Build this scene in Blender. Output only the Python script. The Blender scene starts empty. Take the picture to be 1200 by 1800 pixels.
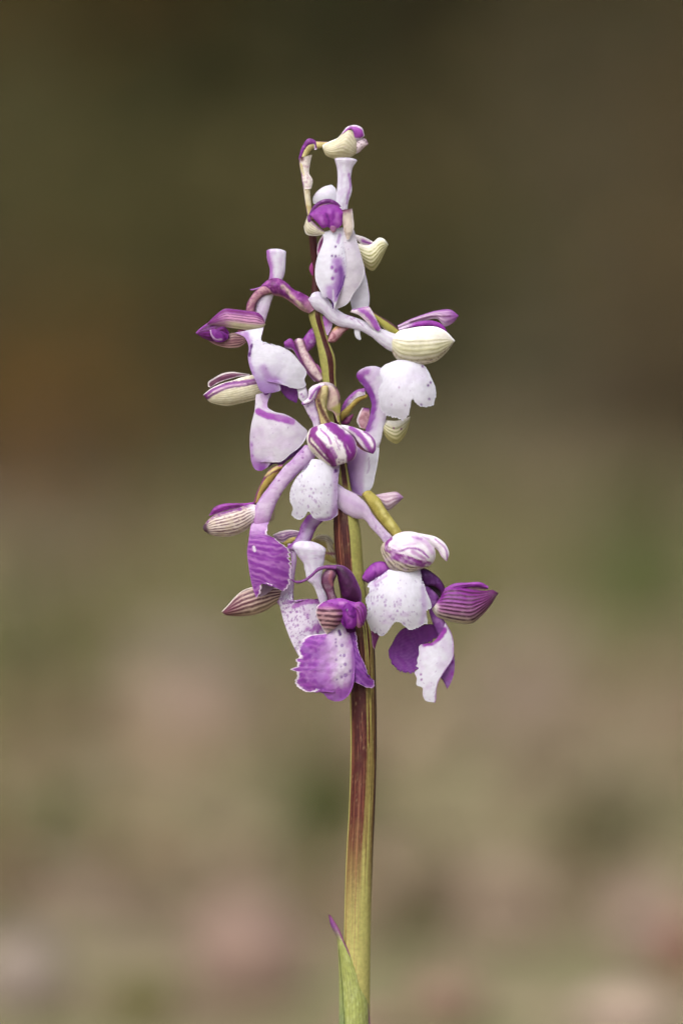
import bpy, math, random
import numpy as np

# ------------------------------------------------------------------ camera, sky, sun, exposure
S = 0.15 / 1800.0                 # metres per photo pixel at the flower (frame is 15 cm tall there)
GY = 2300.0                       # photo row (below the frame) at which the stem meets the ground
DIST, PITCH = 1.25, math.radians(1.5)
sc = bpy.context.scene
col = sc.collection
CZ = (GY - 900) * S
cam_d = bpy.data.cameras.new('camera'); cam = bpy.data.objects.new('camera', cam_d); col.objects.link(cam)
cam.location = (0, -DIST * math.cos(PITCH), CZ + DIST * math.sin(PITCH))
cam.rotation_euler = (math.pi / 2 - PITCH, 0, 0)
cam_d.sensor_fit = 'VERTICAL'; cam_d.sensor_height = 36; cam_d.sensor_width = 24
cam_d.lens = 36 * DIST / 0.15
cam_d.clip_start = 0.05; cam_d.clip_end = 500
cam_d.dof.use_dof = True; cam_d.dof.focus_distance = DIST - 0.0012; cam_d.dof.aperture_fstop = 9.0
sc.camera = cam

SUN_EL, SUN_AZ = math.radians(50), math.radians(-25)     # azimuth from the camera's back, negative = from the left
w = bpy.data.worlds.new('World'); sc.world = w; w.use_nodes = True
nt = w.node_tree; bg = nt.nodes['Background']
sky = nt.nodes.new('ShaderNodeTexSky'); sky.sky_type = 'NISHITA'; sky.sun_disc = False
sky.sun_elevation = SUN_EL; sky.sun_rotation = math.pi - SUN_AZ
sky.dust_density = 6; sky.air_density = 1.0; sky.ozone_density = 1.0
hs = nt.nodes.new('ShaderNodeHueSaturation'); hs.inputs['Saturation'].default_value = 0.32   # thin overcast
nt.links.new(sky.outputs[0], hs.inputs['Color']); nt.links.new(hs.outputs[0], bg.inputs[0])
bg.inputs[1].default_value = 0.12
sun_d = bpy.data.lights.new('sun', 'SUN'); sun_d.energy = 1.4; sun_d.angle = math.radians(50); sun_d.color = (1, .975, .94)
sun = bpy.data.objects.new('sun', sun_d); col.objects.link(sun)
sun.rotation_euler = (math.pi / 2 - SUN_EL, 0, SUN_AZ); sun.location = (0, -1, 2)
sc.view_settings.view_transform = 'Standard'; sc.view_settings.look = 'None'
sc.view_settings.gamma = 1; sc.view_settings.exposure = 0.68
sc.cycles.use_denoising = True; sc.cycles.denoising_input_passes = 'RGB_ALBEDO'; sc.cycles.use_adaptive_sampling = False
sc.cycles.max_bounces = 8; sc.cycles.transmission_bounces = 6; sc.cycles.sample_clamp_indirect = 5

rng = np.random.default_rng(7); random.seed(7)

# ------------------------------------------------------------------ materials
def lin(h):
    if isinstance(h, str):
        c = np.array([int(h[i:i + 2], 16) for i in (0, 2, 4)]) / 255.0
        return np.where(c < .04045, c / 12.92, ((c + .055) / 1.055) ** 2.4)
    return np.array(h, float)

def mat(name, rough=.5, transl=.0, sss=0, bump=.0, bscale=9000, spec=.4, sheen=0, tint=0):
    m = bpy.data.materials.new(name); m.use_nodes = True
    n = m.node_tree.nodes; L = m.node_tree.links
    p = n['Principled BSDF']; out = n['Material Output']
    at = n.new('ShaderNodeAttribute'); at.attribute_name = 'Col'
    tc = n.new('ShaderNodeTexCoord')
    nz = n.new('ShaderNodeTexNoise'); nz.inputs['Scale'].default_value = bscale * .35; nz.inputs['Detail'].default_value = 3
    L.new(tc.outputs['Object'], nz.inputs['Vector'])
    mr = n.new('ShaderNodeMapRange'); mr.inputs[1].default_value = .3; mr.inputs[2].default_value = .7
    mr.inputs[3].default_value = 1 - tint; mr.inputs[4].default_value = 1 + tint
    L.new(nz.outputs[0], mr.inputs[0])
    mx = n.new('ShaderNodeVectorMath'); mx.operation = 'SCALE'
    L.new(at.outputs['Color'], mx.inputs[0]); L.new(mr.outputs[0], mx.inputs['Scale'])
    L.new(mx.outputs[0], p.inputs['Base Color'])
    p.inputs['Roughness'].default_value = rough; p.inputs['Specular IOR Level'].default_value = spec
    if sss:
        p.inputs['Subsurface Weight'].default_value = sss
        p.inputs['Subsurface Radius'].default_value = (1, .7, .9)
        p.inputs['Subsurface Scale'].default_value = .0005
    if sheen:
        p.inputs['Sheen Weight'].default_value = sheen
    if bump:
        nb = n.new('ShaderNodeTexNoise'); nb.inputs['Scale'].default_value = bscale; nb.inputs['Detail'].default_value = 2
        L.new(tc.outputs['Object'], nb.inputs['Vector'])
        b = n.new('ShaderNodeBump'); b.inputs['Strength'].default_value = bump; b.inputs['Distance'].default_value = .00015
        L.new(nb.outputs[0], b.inputs['Height']); L.new(b.outputs[0], p.inputs['Normal'])
    if transl:
        t = n.new('ShaderNodeBsdfTranslucent'); ms = n.new('ShaderNodeMixShader'); ms.inputs[0].default_value = transl
        L.new(mx.outputs[0], t.inputs[0]); L.new(p.outputs[0], ms.inputs[1]); L.new(t.outputs[0], ms.inputs[2])
        L.new(ms.outputs[0], out.inputs[0])
    return m
M_PET = mat('petal_tissue', .55, .40, 0, .4, 3600, .22, 0, .04)
M_SEP = mat('sepal_tissue', .45, .2, 0, .45, 3600, .3, 0, .09)
M_STEM = mat('stem_tissue', .5, .0, 0, .35, 6000, .28, 0, .14)
M_LEAF = mat('foliage', .85, .2, 0, 0, 100, .08, 0, .12)

def noise_mat(name, stops, scale, rough=.9, bump=.4, bscale=40, bdist=.01):
    m = bpy.data.materials.new(name); m.use_nodes = True
    n = m.node_tree.nodes; L = m.node_tree.links; p = n['Principled BSDF']
    tc = n.new('ShaderNodeTexCoord')
    nz = n.new('ShaderNodeTexNoise'); nz.inputs['Scale'].default_value = scale; nz.inputs['Detail'].default_value = 6
    nz.inputs['Roughness'].default_value = .62
    L.new(tc.outputs['Object'], nz.inputs['Vector'])
    cr_ = n.new('ShaderNodeValToRGB'); e = cr_.color_ramp.elements
    while len(e) < len(stops): e.new(.5)
    for el, (pos, c) in zip(e, stops):
        el.position = pos; el.color = (*c, 1)
    L.new(nz.outputs[0], cr_.inputs[0]); L.new(cr_.outputs[0], p.inputs['Base Color'])
    p.inputs['Roughness'].default_value = rough
    nb = n.new('ShaderNodeTexNoise'); nb.inputs['Scale'].default_value = bscale; nb.inputs['Detail'].default_value = 5
    L.new(tc.outputs['Object'], nb.inputs['Vector'])
    b = n.new('ShaderNodeBump'); b.inputs['Strength'].default_value = bump; b.inputs['Distance'].default_value = bdist
    L.new(nb.outputs[0], b.inputs['Height']); L.new(b.outputs[0], p.inputs['Normal'])
    return m

# ------------------------------------------------------------------ mesh helpers
def link_mesh(name, V, F, m, C=None, parent=None, smooth=True):
    me = bpy.data.meshes.new(name)
    V = np.ascontiguousarray(V, dtype=np.float32); F = np.ascontiguousarray(F, dtype=np.int32)
    k = F.shape[1]
    me.vertices.add(len(V)); me.vertices.foreach_set('co', V.ravel())
    me.loops.add(F.size); me.loops.foreach_set('vertex_index', F.ravel())
    me.polygons.add(len(F)); me.polygons.foreach_set('loop_start', np.arange(0, F.size, k, dtype=np.int32))
    me.polygons.foreach_set('loop_total', np.full(len(F), k, dtype=np.int32))
    me.polygons.foreach_set('use_smooth', np.full(len(F), smooth))
    me.update(calc_edges=True)
    if C is not None:
        a = me.color_attributes.new('Col', 'FLOAT_COLOR', 'POINT')
        a.data.foreach_set('color', np.c_[C, np.ones(len(C))].astype(np.float32).ravel())
    me.materials.append(m)
    o = bpy.data.objects.new(name, me); col.objects.link(o)
    if parent: o.parent = parent
    return o

def cr(pts, n, closed=False):
    """Centripetal-style Catmull-Rom resampling, even in arc length."""
    P = np.array(pts, float)
    d = np.linalg.norm(np.diff(P[:, :2], axis=0), axis=1) + 1e-6
    t = np.r_[0, np.cumsum(d)]
    m = np.zeros_like(P)
    for i in range(len(P)):
        if i == 0: m[i] = (P[1] - P[0]) / d[0]
        elif i == len(P) - 1: m[i] = (P[-1] - P[-2]) / d[-1]
        else:
            a, b = (P[i] - P[i - 1]) / d[i - 1], (P[i + 1] - P[i]) / d[i]
            m[i] = (a * d[i] + b * d[i - 1]) / (d[i] + d[i - 1])
    q = np.linspace(0, t[-1], n)
    i = np.clip(np.searchsorted(t, q, side='right') - 1, 0, len(P) - 2)
    h = d[i]; s = (q - t[i]) / h
    s = s[:, None]; h = h[:, None]
    return (2*s**3 - 3*s**2 + 1)*P[i] + (s**3 - 2*s**2 + s)*h*m[i] + (-2*s**3 + 3*s**2)*P[i+1] + (s**3 - s**2)*h*m[i+1]

def clen(P):
    return np.linalg.norm(np.diff(np.array(P)[:, :2], axis=0), axis=1).sum()

LAT = np.random.default_rng(3).random((256, 256))
def vnoise(x, y):
    xi, yi = np.floor(x).astype(int), np.floor(y).astype(int); fx, fy = x - xi, y - yi
    fx = fx*fx*(3 - 2*fx); fy = fy*fy*(3 - 2*fy)
    g = lambda a, b: LAT[a & 255, b & 255]
    return (g(xi, yi)*(1-fx) + g(xi+1, yi)*fx)*(1-fy) + (g(xi, yi+1)*(1-fx) + g(xi+1, yi+1)*fx)*fy
def fbm(x, y):
    return (vnoise(x, y) + .5*vnoise(2.1*x + 9, 2.1*y + 5) + .25*vnoise(4.3*x + 3, 4.3*y + 17)) / 1.75
def sst(a, b, x):
    t = np.clip((x - a) / (b - a + 1e-9), 0, 1); return t*t*(3 - 2*t)

class Fr:
    """Points read off an enlarged crop of the photograph (origin x0, y0, enlargement k) -> photo pixels, z = depth towards the viewer."""
    def __init__(s, x0, y0, k): s.a = (x0, y0, k)
    def __call__(s, *p):
        x0, y0, k = s.a
        return [(x0 + q[0]/k, y0 + q[1]/k, q[2] if len(q) > 2 else 0.0) for q in p]
Z1, Z2, Z3, Z4 = Fr(460, 200, 4.615), Fr(500, 340, 5.4545), Fr(330, 420, 4.8), Fr(560, 520, 4.615)
Z5, Z6, Z7, Z8 = Fr(340, 640, 3.529), Fr(340, 780, 5.4545), Fr(480, 930, 5.4545), Fr(580, 840, 3.75)
W2, W3, W4, W5 = Fr(540, 1500, 6), Fr(500, 380, 6), Fr(520, 640, 6), Fr(480, 860, 6)
W7, W8 = Fr(680, 1000, 6), Fr(340, 640, 5.4545)

# ---- colour layers: each returns (alpha, colour) over the vertices of one petal
class Ctx: pass
def vein(c, n, wd, a=1.0, axis='u', wob=.25, lo=0, hi=1, soft=.5, v0=-1, v1=2, seed=0):
    c = lin(c)
    def f(x):
        s, o = (x.u, x.v) if axis == 'u' else (x.v, x.u)
        q = s*n + wob*(fbm(x.xy[:, 0]/22 + seed, x.xy[:, 1]/22) - .5)*2
        d = np.abs(q - np.round(q))
        al = 1 - sst(wd*1.3*(1-soft), wd*1.3*(1+soft), d)
        al *= sst(.12, .45, fbm(x.xy[:, 0]/7 + 31, x.xy[:, 1]/7))*.6 + .4
        al *= sst(lo - .04, lo + .04, s) * (1 - sst(hi - .04, hi + .04, s))
        al *= sst(v0 - .12, v0 + .12, o) * (1 - sst(v1 - .12, v1 + .12, o))
        return al*a, c
    return f
def grad(c, fn, a=1.0, rag=.12, sc_=14):
    c = lin(c)
    def f(x):
        k = fn(x) + rag*(fbm(x.xy[:, 0]/sc_, x.xy[:, 1]/sc_) - .5)*2
        return np.clip(k, 0, 1)*a, c
    return f
def stroke(c, pts, wd, soft=.45, a=1.0, rag=.18):
    c = lin(c); P = np.array(pts)[:, :2]
    if len(P) > 2: P = cr(P, max(8, len(P)*5))
    def f(x):
        best = np.full(len(x.xy), 1e9)
        if len(P) == 1: best = np.hypot(*(x.xy - P[0]).T)
        for p, q in zip(P[:-1], P[1:]):
            d = q - p; t = np.clip(((x.xy - p) @ d) / (d @ d + 1e-9), 0, 1)
            best = np.minimum(best, np.hypot(*(x.xy - p - t[:, None]*d).T))
        best = best + wd*rag*(fbm(x.xy[:, 0]/5, x.xy[:, 1]/5) - .5)*2
        return (1 - sst(wd/2*(1-soft), wd/2*(1+soft), best))*a, c
    return f
def spots(c, n, r0, r1, a=1.0, seed=0, where=None, ring=False):
    c = lin(c)
    def f(x):
        r = np.random.default_rng(seed); wgt = np.ones(len(x.xy)) if where is None else np.clip(where(x), 0, 1)
        al = np.zeros(len(x.xy))
        if wgt.sum() <= 0: return al, c
        idx = r.choice(len(x.xy), n, p=wgt/wgt.sum()); rad = r0 + (r1 - r0)*r.random(n)**2
        for i, q in zip(idx, rad):
            d = np.hypot((x.xy[:, 0] - x.xy[i, 0])*1.15, x.xy[:, 1] - x.xy[i, 1])
            b = 1 - sst(q*.55, q*1.25, d)
            al = np.maximum(al, b*(.55 + .45*r.random()))
        return al*a, c
    return f
def dots(c, pts, r, a=1.0):
    return lambda x: (np.max([1 - sst(r*.5, r*1.3, np.hypot((x.xy[:, 0]-p[0])*1.2, x.xy[:, 1]-p[1])) for p in pts], axis=0)*a, lin(c))
def mott(c, sc_, thr, a=1.0, w_=.2, off=0, where=None):
    c = lin(c)
    def f(x):
        al = sst(thr, thr + w_, fbm(x.xy[:, 0]/sc_ + off, x.xy[:, 1]/sc_))*a
        return (al if where is None else al*np.clip(where(x), 0, 1)), c
    return f
def edge(c, wA=0, wB=0, wT=0, w0=0, a=1.0, rag=.6):
    """colour along the A edge, the B edge, the tip (v = 1) or the base, widths in photo pixels"""
    c = lin(c)
    def f(x):
        al = np.zeros(len(x.u)); j = 1 + rag*(fbm(x.xy[:, 0]/9, x.xy[:, 1]/9) - .5)*2
        for wd, d in ((wA, x.u*x.W), (wB, (1-x.u)*x.W), (wT, (1-x.v)*x.L), (w0, x.v*x.L)):
            if wd: al = np.maximum(al, 1 - sst(wd*.45, wd*1.15, d/j))
        return al*a, c
    return f
def paint(x, base, layers, nz=.05):
    C = np.tile(lin(base), (len(x.u), 1))
    for l in layers:
        al, c = l(x); C = C*(1 - al[:, None]) + c*al[:, None]
    C *= (1 + nz*(fbm(x.xy[:, 0]/6 + 70, x.xy[:, 1]/6 + 20) - .5)*2)[:, None]
    lum = C @ np.array([.3, .5, .2]) + 1e-4
    mg = np.clip((np.minimum(C[:, 0], C[:, 2]) - C[:, 1])/(C.max(1) + 1e-4), 0, 1)     # how purple
    C[:, 0] *= 1 + .14*mg; C[:, 2] *= 1 - .05*mg
    return np.clip(.9*C*(lum**.12)[:, None], .002, .88)

def toworld(P):
    return np.c_[(P[..., 0].ravel() - 600)*S, -P[..., 2].ravel()*S, (GY - P[..., 1].ravel())*S]

STEP = 1.9
def patch(parent, name, A, B, base, layers=(), k=.4, z=0, th=2.2, wave=1.5, jag=0, jagf=.16, ribs=0, ribn=8,
          tilt=0, m=None, arc=.75, mirror=False, mid=None, shrink=0, back=None, taper=1):
    """A curved petal sheet with thickness, spanned between edge curves A and B; k = bulge towards the viewer per half width."""
    A, B = np.array(A, float), np.array(B, float)
    if shrink:
        c = np.r_[A, B].mean(0); A = A + (c - A)*shrink; B = B + (c - B)*shrink
    L_ = max(clen(A), clen(B)); nv = int(np.clip(L_/STEP, 10, 130))
    a, b = cr(A, nv), cr(B, nv)
    Wd = np.linalg.norm((b - a)[:, :2], axis=1); nu = int(np.clip(Wd.max()/STEP, 8, 90))
    if jag:
        r = np.random.default_rng(int(A[0, 0]*7 + A[0, 1]) % 9999)
        s = np.linspace(0, L_, nv); z0 = np.zeros(nv) + A[0, 1]*.37
        saw = (s*jagf + 1.6*vnoise(s*.045, z0)) % 1.0
        sg = (saw - .5)*1.3*(.15 + 1.1*vnoise(s*.09, z0 + 8)) + 1.1*(vnoise(s*jagf*.8, z0 + 4) - .5)
        nrm = (b - a) / (Wd[:, None] + 1e-6)
        b = b + nrm*(jag*sg*np.sin(np.linspace(0, math.pi, nv))**.3)[:, None]
    u = np.linspace(0, 1, nu)[None, :, None]
    if mid is not None:
        md = cr(np.array(mid, float), nv)[:, None, :]
        P = a[:, None]*((2*u-1)*(u-1)) + md*(4*u*(1-u)) + b[:, None]*(u*(2*u-1))
    else:
        P = a[:, None]*(1-u) + b[:, None]*u
    U = np.broadcast_to(u[..., 0], (nv, nu)); V = np.broadcast_to(np.linspace(0, 1, nv)[:, None], (nv, nu))
    W2_ = np.broadcast_to(Wd[:, None], (nv, nu))
    kw = np.exp(-np.linspace(-2, 2, max(3, nv//4)|1)**2); kw /= kw.sum()
    Ws = np.convolve(np.pad(Wd, len(kw)//2, 'edge'), kw, 'valid')
    Ws = np.minimum(Ws, Wd*1.15 + 2) if arc < .9 else Ws
    arcf = np.clip(1 - (2*U - 1)**2, 0, 1)**arc
    P = P.copy()
    if name.startswith('lip'):                                                # one smooth saddle over the whole lobe, notches and all
        lo, hi = P[..., :2].reshape(-1, 2).min(0), P[..., :2].reshape(-1, 2).max(0); rr = (hi - lo)/2 + 1e-6
        qx, qy = (P[..., 0] - (lo+hi)[0]/2)/rr[0], (P[..., 1] - (lo+hi)[1]/2)/rr[1]
        P[..., 2] += z + 1.5*k*min(rr)*(.8 - .75*qx**2 - .5*qy**2 + .25*qx*qy)
    else:
        P[..., 2] += z + k*Ws[:, None]*.5*arcf + tilt*(U - .5)*W2_
    if wave: P[..., 2] += wave*.7*(fbm(P[..., 0]/24 + 5, P[..., 1]/24 + z) - .5)*arcf**.3*2
    if ribs: P[..., 2] += .6*ribs*np.cos(2*math.pi*(U*ribn + .3*fbm(P[..., 0]/22, P[..., 1]/22)))*arcf
    du = np.gradient(P, axis=1); dv = np.gradient(P, axis=0)
    N = np.cross(du, dv); N /= np.linalg.norm(N, axis=2, keepdims=True) + 1e-9
    flip = N[..., 2].mean() < 0
    if flip: N = -N
    e = np.minimum(np.minimum(U, 1-U)*W2_, np.minimum(V, 1-V)*L_)
    tt = th*(.25 + .75*sst(0, 7, e))
    Q = P - N*tt[..., None]
    x = Ctx(); x.u, x.v, x.xy = U.ravel(), V.ravel(), P[..., :2].reshape(-1, 2); x.W = W2_.ravel(); x.L = L_; x.front = np.ones(x.u.size)
    lay = list(layers)
    if name.startswith('lip'): lay = [vein('dccfe8', max(5, int(L_/14)), .25, .16, axis='v', wob=1.6, seed=z, soft=.9)] + lay
    C = paint(x, base, lay)
    Cb = C if back is None else paint(x, back[0], back[1])
    n = nv*nu; I = np.arange(n).reshape(nv, nu)
    q = np.stack([I[:-1, :-1], I[:-1, 1:], I[1:, 1:], I[1:, :-1]], -1).reshape(-1, 4)
    if not flip: q = q[:, ::-1]
    ring = np.r_[I[0, :-1], I[:-1, -1], I[-1, :0:-1], I[:0:-1, 0]]; nx = np.roll(ring, -1)
    rim = np.stack([ring, nx, nx + n, ring + n], -1)
    if flip: rim = rim[:, ::-1]
    F = np.r_[q[:, ::-1], q + n, rim]
    o = link_mesh(name, toworld(np.concatenate([P, Q])), F[:, ::-1], m or M_PET, np.r_[C, Cb], parent)
    if mirror:
        patch(parent, name, A, B, base, layers, -k*.9, z - 2, th, wave, 0, 0, ribs, ribn, 0, m, arc, False, None, .05)
    return o

def tube(parent, name, A, B, base, layers=(), sq=.85, z=0, m=None, capA=.6, capB=.6, nth=26, lump=0):
    """A closed tube whose left and right silhouette edges are A and B; sq = depth relative to width."""
    L_ = max(clen(A), clen(B)); nv = int(np.clip(L_/STEP, 8, 420))
    a, b = cr(A, nv), cr(B, nv)
    c = (a + b)/2; h = (b - a)/2; h[:, 2] = 0; r = np.linalg.norm(h, axis=1)
    c[:, 2] += z
    if lump: c[:, 2] += lump*(fbm(c[:, 0]/30, c[:, 1]/30) - .5)
    t0, t1 = c[0] - c[2], c[-1] - c[-3]
    t0, t1 = t0/np.linalg.norm(t0), t1/np.linalg.norm(t1)
    cs, hs_, vs, rs = [], [], [], []
    for f in (1, .95, .8, .55, .25): 
        cs.append(c[0] + t0*r[0]*capA*f); s = math.sqrt(max(0, 1 - f*f)); hs_.append(h[0]*s); vs.append(0); rs.append(r[0]*s)
    cs += list(c); hs_ += list(h); vs += list(np.linspace(0, 1, nv)); rs += list(r)
    for f in (.25, .55, .8, .95, 1):
        cs.append(c[-1] + t1*r[-1]*capB*f); s = math.sqrt(max(0, 1 - f*f)); hs_.append(h[-1]*s); vs.append(1); rs.append(r[-1]*s)
    cs, hs_, rs = np.array(cs), np.array(hs_), np.array(rs); n = len(cs)
    th = np.linspace(0, 2*math.pi, nth, endpoint=False)
    P = cs[:, None] - hs_[:, None]*np.cos(th)[None, :, None]
    P[..., 2] += rs[:, None]*sq*np.sin(th)[None]
    if len(P) < 400 and name != 'stem':                              # living tubes are never perfectly round
        q = (fbm(P[..., 0]/13 + 2*P[..., 2]/13, P[..., 1]/13 + 7) - .5)
        P = cs[:, None] + (P - cs[:, None])*(1 + .16*q)[..., None]
    x = Ctx(); x.u = np.broadcast_to((1 - np.cos(th))/2, (n, nth)).ravel(); x.v = np.broadcast_to(np.array(vs)[:, None], (n, nth)).ravel()
    x.xy = P[..., :2].reshape(-1, 2); x.W = np.repeat(rs*2, nth); x.L = L_; x.front = np.broadcast_to(np.sin(th), (n, nth)).ravel()
    x.th = np.broadcast_to(th, (n, nth)).ravel()
    lay = list(layers)
    if name == 'spur': lay = [vein('cdb4de', 6, .2, .35, wob=.5), mott('d8c6e6', 7, .5, .3)] + lay
    C = paint(x, base, lay)
    I = np.arange(n*nth).reshape(n, nth); J = np.roll(I, -1, axis=1)
    F = np.stack([I[:-1], J[:-1], J[1:], I[1:]], -1).reshape(-1, 4)
    # orientation: outward
    ar = np.cross(P[n//2, 1] - P[n//2, 0], P[n//2+1, 0] - P[n//2, 0]); outw = P[n//2, 0] - cs[n//2]
    # world handedness flips because y and z are both mirrored once -> unchanged
    if np.dot(ar, outw) < 0: F = F[:, ::-1]
    return link_mesh(name, toworld(P), F[:, ::-1], m or M_PET, C, parent)

# ------------------------------------------------------------------ the setting
def pix_ground(px, py):
    """where the sight line through a photo pixel meets the ground plane"""
    dx, dz = (px - 600)*S/DIST, (900 - py)*S/DIST
    dy = math.cos(PITCH) + dz*math.sin(PITCH); dzz = -math.sin(PITCH) + dz*math.cos(PITCH)
    t = -cam.location.z/dzz
    return dx*t, cam.location.y + dy*t, t
def px_size(t): return S*t/DIST          # metres per photo pixel at range t

def tag(o, label, cat=None, group=None, kind=None):
    if label: o['label'] = label
    if cat: o['category'] = cat
    if group: o['group'] = group
    if kind: o['kind'] = kind
    return o

def ground_h(x, y):
    x, y = np.asarray(x, float), np.asarray(y, float)
    far = sst(.25, .9, np.hypot(x, y*1.0))
    return far*((fbm(x*1.1 + 40, y*1.1 + 40) - .5)*.06 + (fbm(x*5 + 10, y*5 + 10) - .5)*.025) * (1 - .0*y)
ys = np.r_[np.linspace(-3, -.6, 14), np.linspace(-.5, 6, 160), np.linspace(6.2, 16, 60), np.linspace(18, 300, 24)]
xs = np.r_[np.linspace(-200, -9, 12), np.linspace(-8, -2.1, 30), np.linspace(-2, 2, 110), np.linspace(2.1, 8, 30), np.linspace(9, 200, 12)]
XX, YY = np.meshgrid(xs, ys); ZZ = ground_h(XX, YY)
I = np.arange(XX.size).reshape(XX.shape)
F = np.stack([I[:-1, :-1], I[:-1, 1:], I[1:, 1:], I[1:, :-1]], -1).reshape(-1, 4)
M_GR = noise_mat('mossy_soil', [(.3, (.09, .065, .035)), (.43, (.16, .11, .062)), (.5, (.12, .122, .04)), (.58, (.235, .165, .11)), (.7, (.125, .128, .042))], 5.5)
g = link_mesh('ground', np.c_[XX.ravel(), YY.ravel(), ZZ.ravel()], F, M_GR); tag(g, 'open mossy soil ground strewn with litter, far out of focus', None, None, 'structure')

def leaf_quads(P, size, normal_tilt, cols, aspect=.5, rs=None, curl=.25):
    """many small bent leaf blades (two quads each) as arrays"""
    n = len(P); r = rs
    yaw = r.random(n)*2*math.pi; pit = (r.random(n) - .5)*2*normal_tilt; rol = (r.random(n) - .5)*2*normal_tilt
    d = np.c_[np.cos(yaw)*np.cos(pit), np.sin(yaw)*np.cos(pit), np.sin(pit)]
    s = np.c_[-np.sin(yaw)*np.cos(rol), np.cos(yaw)*np.cos(rol), np.sin(rol)]
    nn = np.cross(d, s); L_ = size[:, None]
    w_ = L_*aspect*.5
    V = np.stack([P - d*L_*.5, P - s*w_ + nn*L_*curl*.3, P + s*w_ + nn*L_*curl*.3, P + d*L_*.5 - nn*L_*curl], 1)
    F = np.arange(n*4).reshape(n, 4)[:, [0, 1, 3, 2]]
    return V.reshape(-1, 3), F, np.repeat(cols, 4, axis=0)

# leaf litter: dry leaves scattered over the soil
r = np.random.default_rng(11)
n = 4200
yy = .45 + 7.5*r.random(n)**1.3; xx = (r.random(n) - .5)*2*(.35 + .26*yy)
pal = np.array([(.20, .13, .085), (.27, .185, .13), (.34, .255, .19), (.17, .11, .06), (.30, .21, .165), (.20, .155, .085)])
cl = fbm(xx*3.1, yy*1.6)
keep = (cl > .42) & (yy > .9)
xx, yy = xx[keep], yy[keep]; n = len(xx)
cols = pal[r.integers(0, len(pal), n)]*(.8 + .4*r.random((n, 1)))
V, F, C = leaf_quads(np.c_[xx, yy, ground_h(xx, yy) + .008 + .012*r.random(n)], .014 + .02*r.random(n), .6, cols, .6, r)
o = link_mesh('leaf_litter', V, F, M_LEAF, C); tag(o, 'dry brown and pinkish fallen leaves scattered over the blurred ground', 'leaf litter', None, 'stuff')

# grass: thin upright blades in drifts
n = 26000
yy = .5 + 8*r.random(n)**1.25; xx = (r.random(n) - .5)*2*(.35 + .26*yy)
keep = (fbm(xx*2.3 + 50, yy*1.1 + 9) > .56 - .04*(xx < 0)) & ~((yy < 1.1) & (np.abs(xx + .0) < .12))
xx, yy = xx[keep], yy[keep]; n = len(xx)
hh = (.018 + .045*r.random(n)**1.5); yaw = r.random(n)*6.283; lean = .5*r.random(n)
b0 = np.c_[xx, yy, ground_h(xx, yy) - .003]
side = np.c_[np.cos(yaw), np.sin(yaw), 0*yaw]*.0016; up = np.c_[-np.sin(yaw)*lean, np.cos(yaw)*lean, np.ones(n)]*hh[:, None]
V = np.stack([b0 - side, b0 + side, b0 + up*.6 + side*.8, b0 + up*.6 - side*.8, b0 + up*np.array([1.25, 1.25, .97])], 1).reshape(-1, 3)
q = np.arange(n)[:, None]*5
F = np.r_[q + np.array([0, 1, 2, 3]), q + np.array([3, 2, 4, 4])]
gc = np.array([(.13, .145, .05), (.12, .135, .05), (.20, .185, .08), (.30, .25, .14)])[r.choice(4, n, p=[.4, .3, .2, .1])]*(.8 + .4*r.random((n, 1)))
F4 = F[:n]; F3 = F[n:, :3]
me_F = np.r_[np.c_[F4[:, [0, 1, 2]]], np.c_[F4[:, [0, 2, 3]]], F3]
o = link_mesh('grass', V, me_F, M_LEAF, np.repeat(gc, 5, axis=0)); tag(o, 'short olive green grass blurred over the ground behind the orchid', 'grass', None, 'stuff')

# stones and tufts that show as soft blobs; each stands on the ground where its foot is seen
M_ST = {}
def stone(px, py, wpx, hpx, colr, label, seed):
    x, y, t = pix_ground(px, py + hpx*.42); ps = px_size(t)
    rx, rz = wpx*ps/2, hpx*ps/2
    r = np.random.default_rng(seed); nu, nv = 28, 18
    th = np.linspace(0, 2*math.pi, nu, endpoint=False)[None]; ph = np.linspace(-math.pi/2, math.pi/2, nv)[:, None]
    d = np.stack([np.cos(ph)*np.cos(th), np.cos(ph)*np.sin(th), np.sin(ph)*np.ones_like(th)], -1)
    k = np.ones(d.shape[:2])
    for _ in range(9):                                            # knock facets off
        nn = r.normal(size=3); nn /= np.linalg.norm(nn); c = .72 + .2*r.random()
        dt = d @ nn; k = np.minimum(k, np.where(dt > .05, c/np.maximum(dt, .05), 9))
    P = d*k[..., None]*np.array([rx, rx*.8, rz])
    gz = float(ground_h(x, y))
    I = np.arange(nu*nv).reshape(nv, nu); J = np.roll(I, -1, 1)
    F = np.stack([I[:-1], J[:-1], J[1:], I[1:]], -1).reshape(-1, 4)
    c = lin(colr)
    key = tuple(np.round(c, 3))
    if key not in M_ST:
        M_ST[key] = noise_mat('stone', [(.3, tuple(c*.6)), (.55, tuple(c)), (.7, tuple(np.minimum(c*1.25, .7)))], 22, .85, .5, 60, .006)
    o = link_mesh('stone', P.reshape(-1, 3), F, M_ST[key]); o.location = (x, y, gz + rz*.72)
    tag(o, label, 'stone', 'stones lying behind the orchid')
stone(335, 1215, 190, 230, (0.210, 0.160, 0.132), 'large pale pinkish beige stone blurred behind the lowest flowers', 1)
stone(215, 1110, 110, 120, (0.140, 0.079, 0.050), 'reddish brown stone beside the large pale pinkish stone', 2)
stone(440, 1640, 210, 230, (0.210, 0.139, 0.108), 'pinkish stone blurred on the ground beside the leaf sheath', 3)
stone(915, 1200, 170, 240, (0.229, 0.175, 0.134), 'tall grey beige stone blurred behind the all purple hood', 4)
stone(900, 1480, 210, 150, (0.208, 0.148, 0.109), 'broad brownish stone blurred beside the lower stem', 5)
stone(780, 1740, 150, 120, (0.187, 0.120, 0.082), 'small brown stone close behind the leaf sheath', 6)
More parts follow.
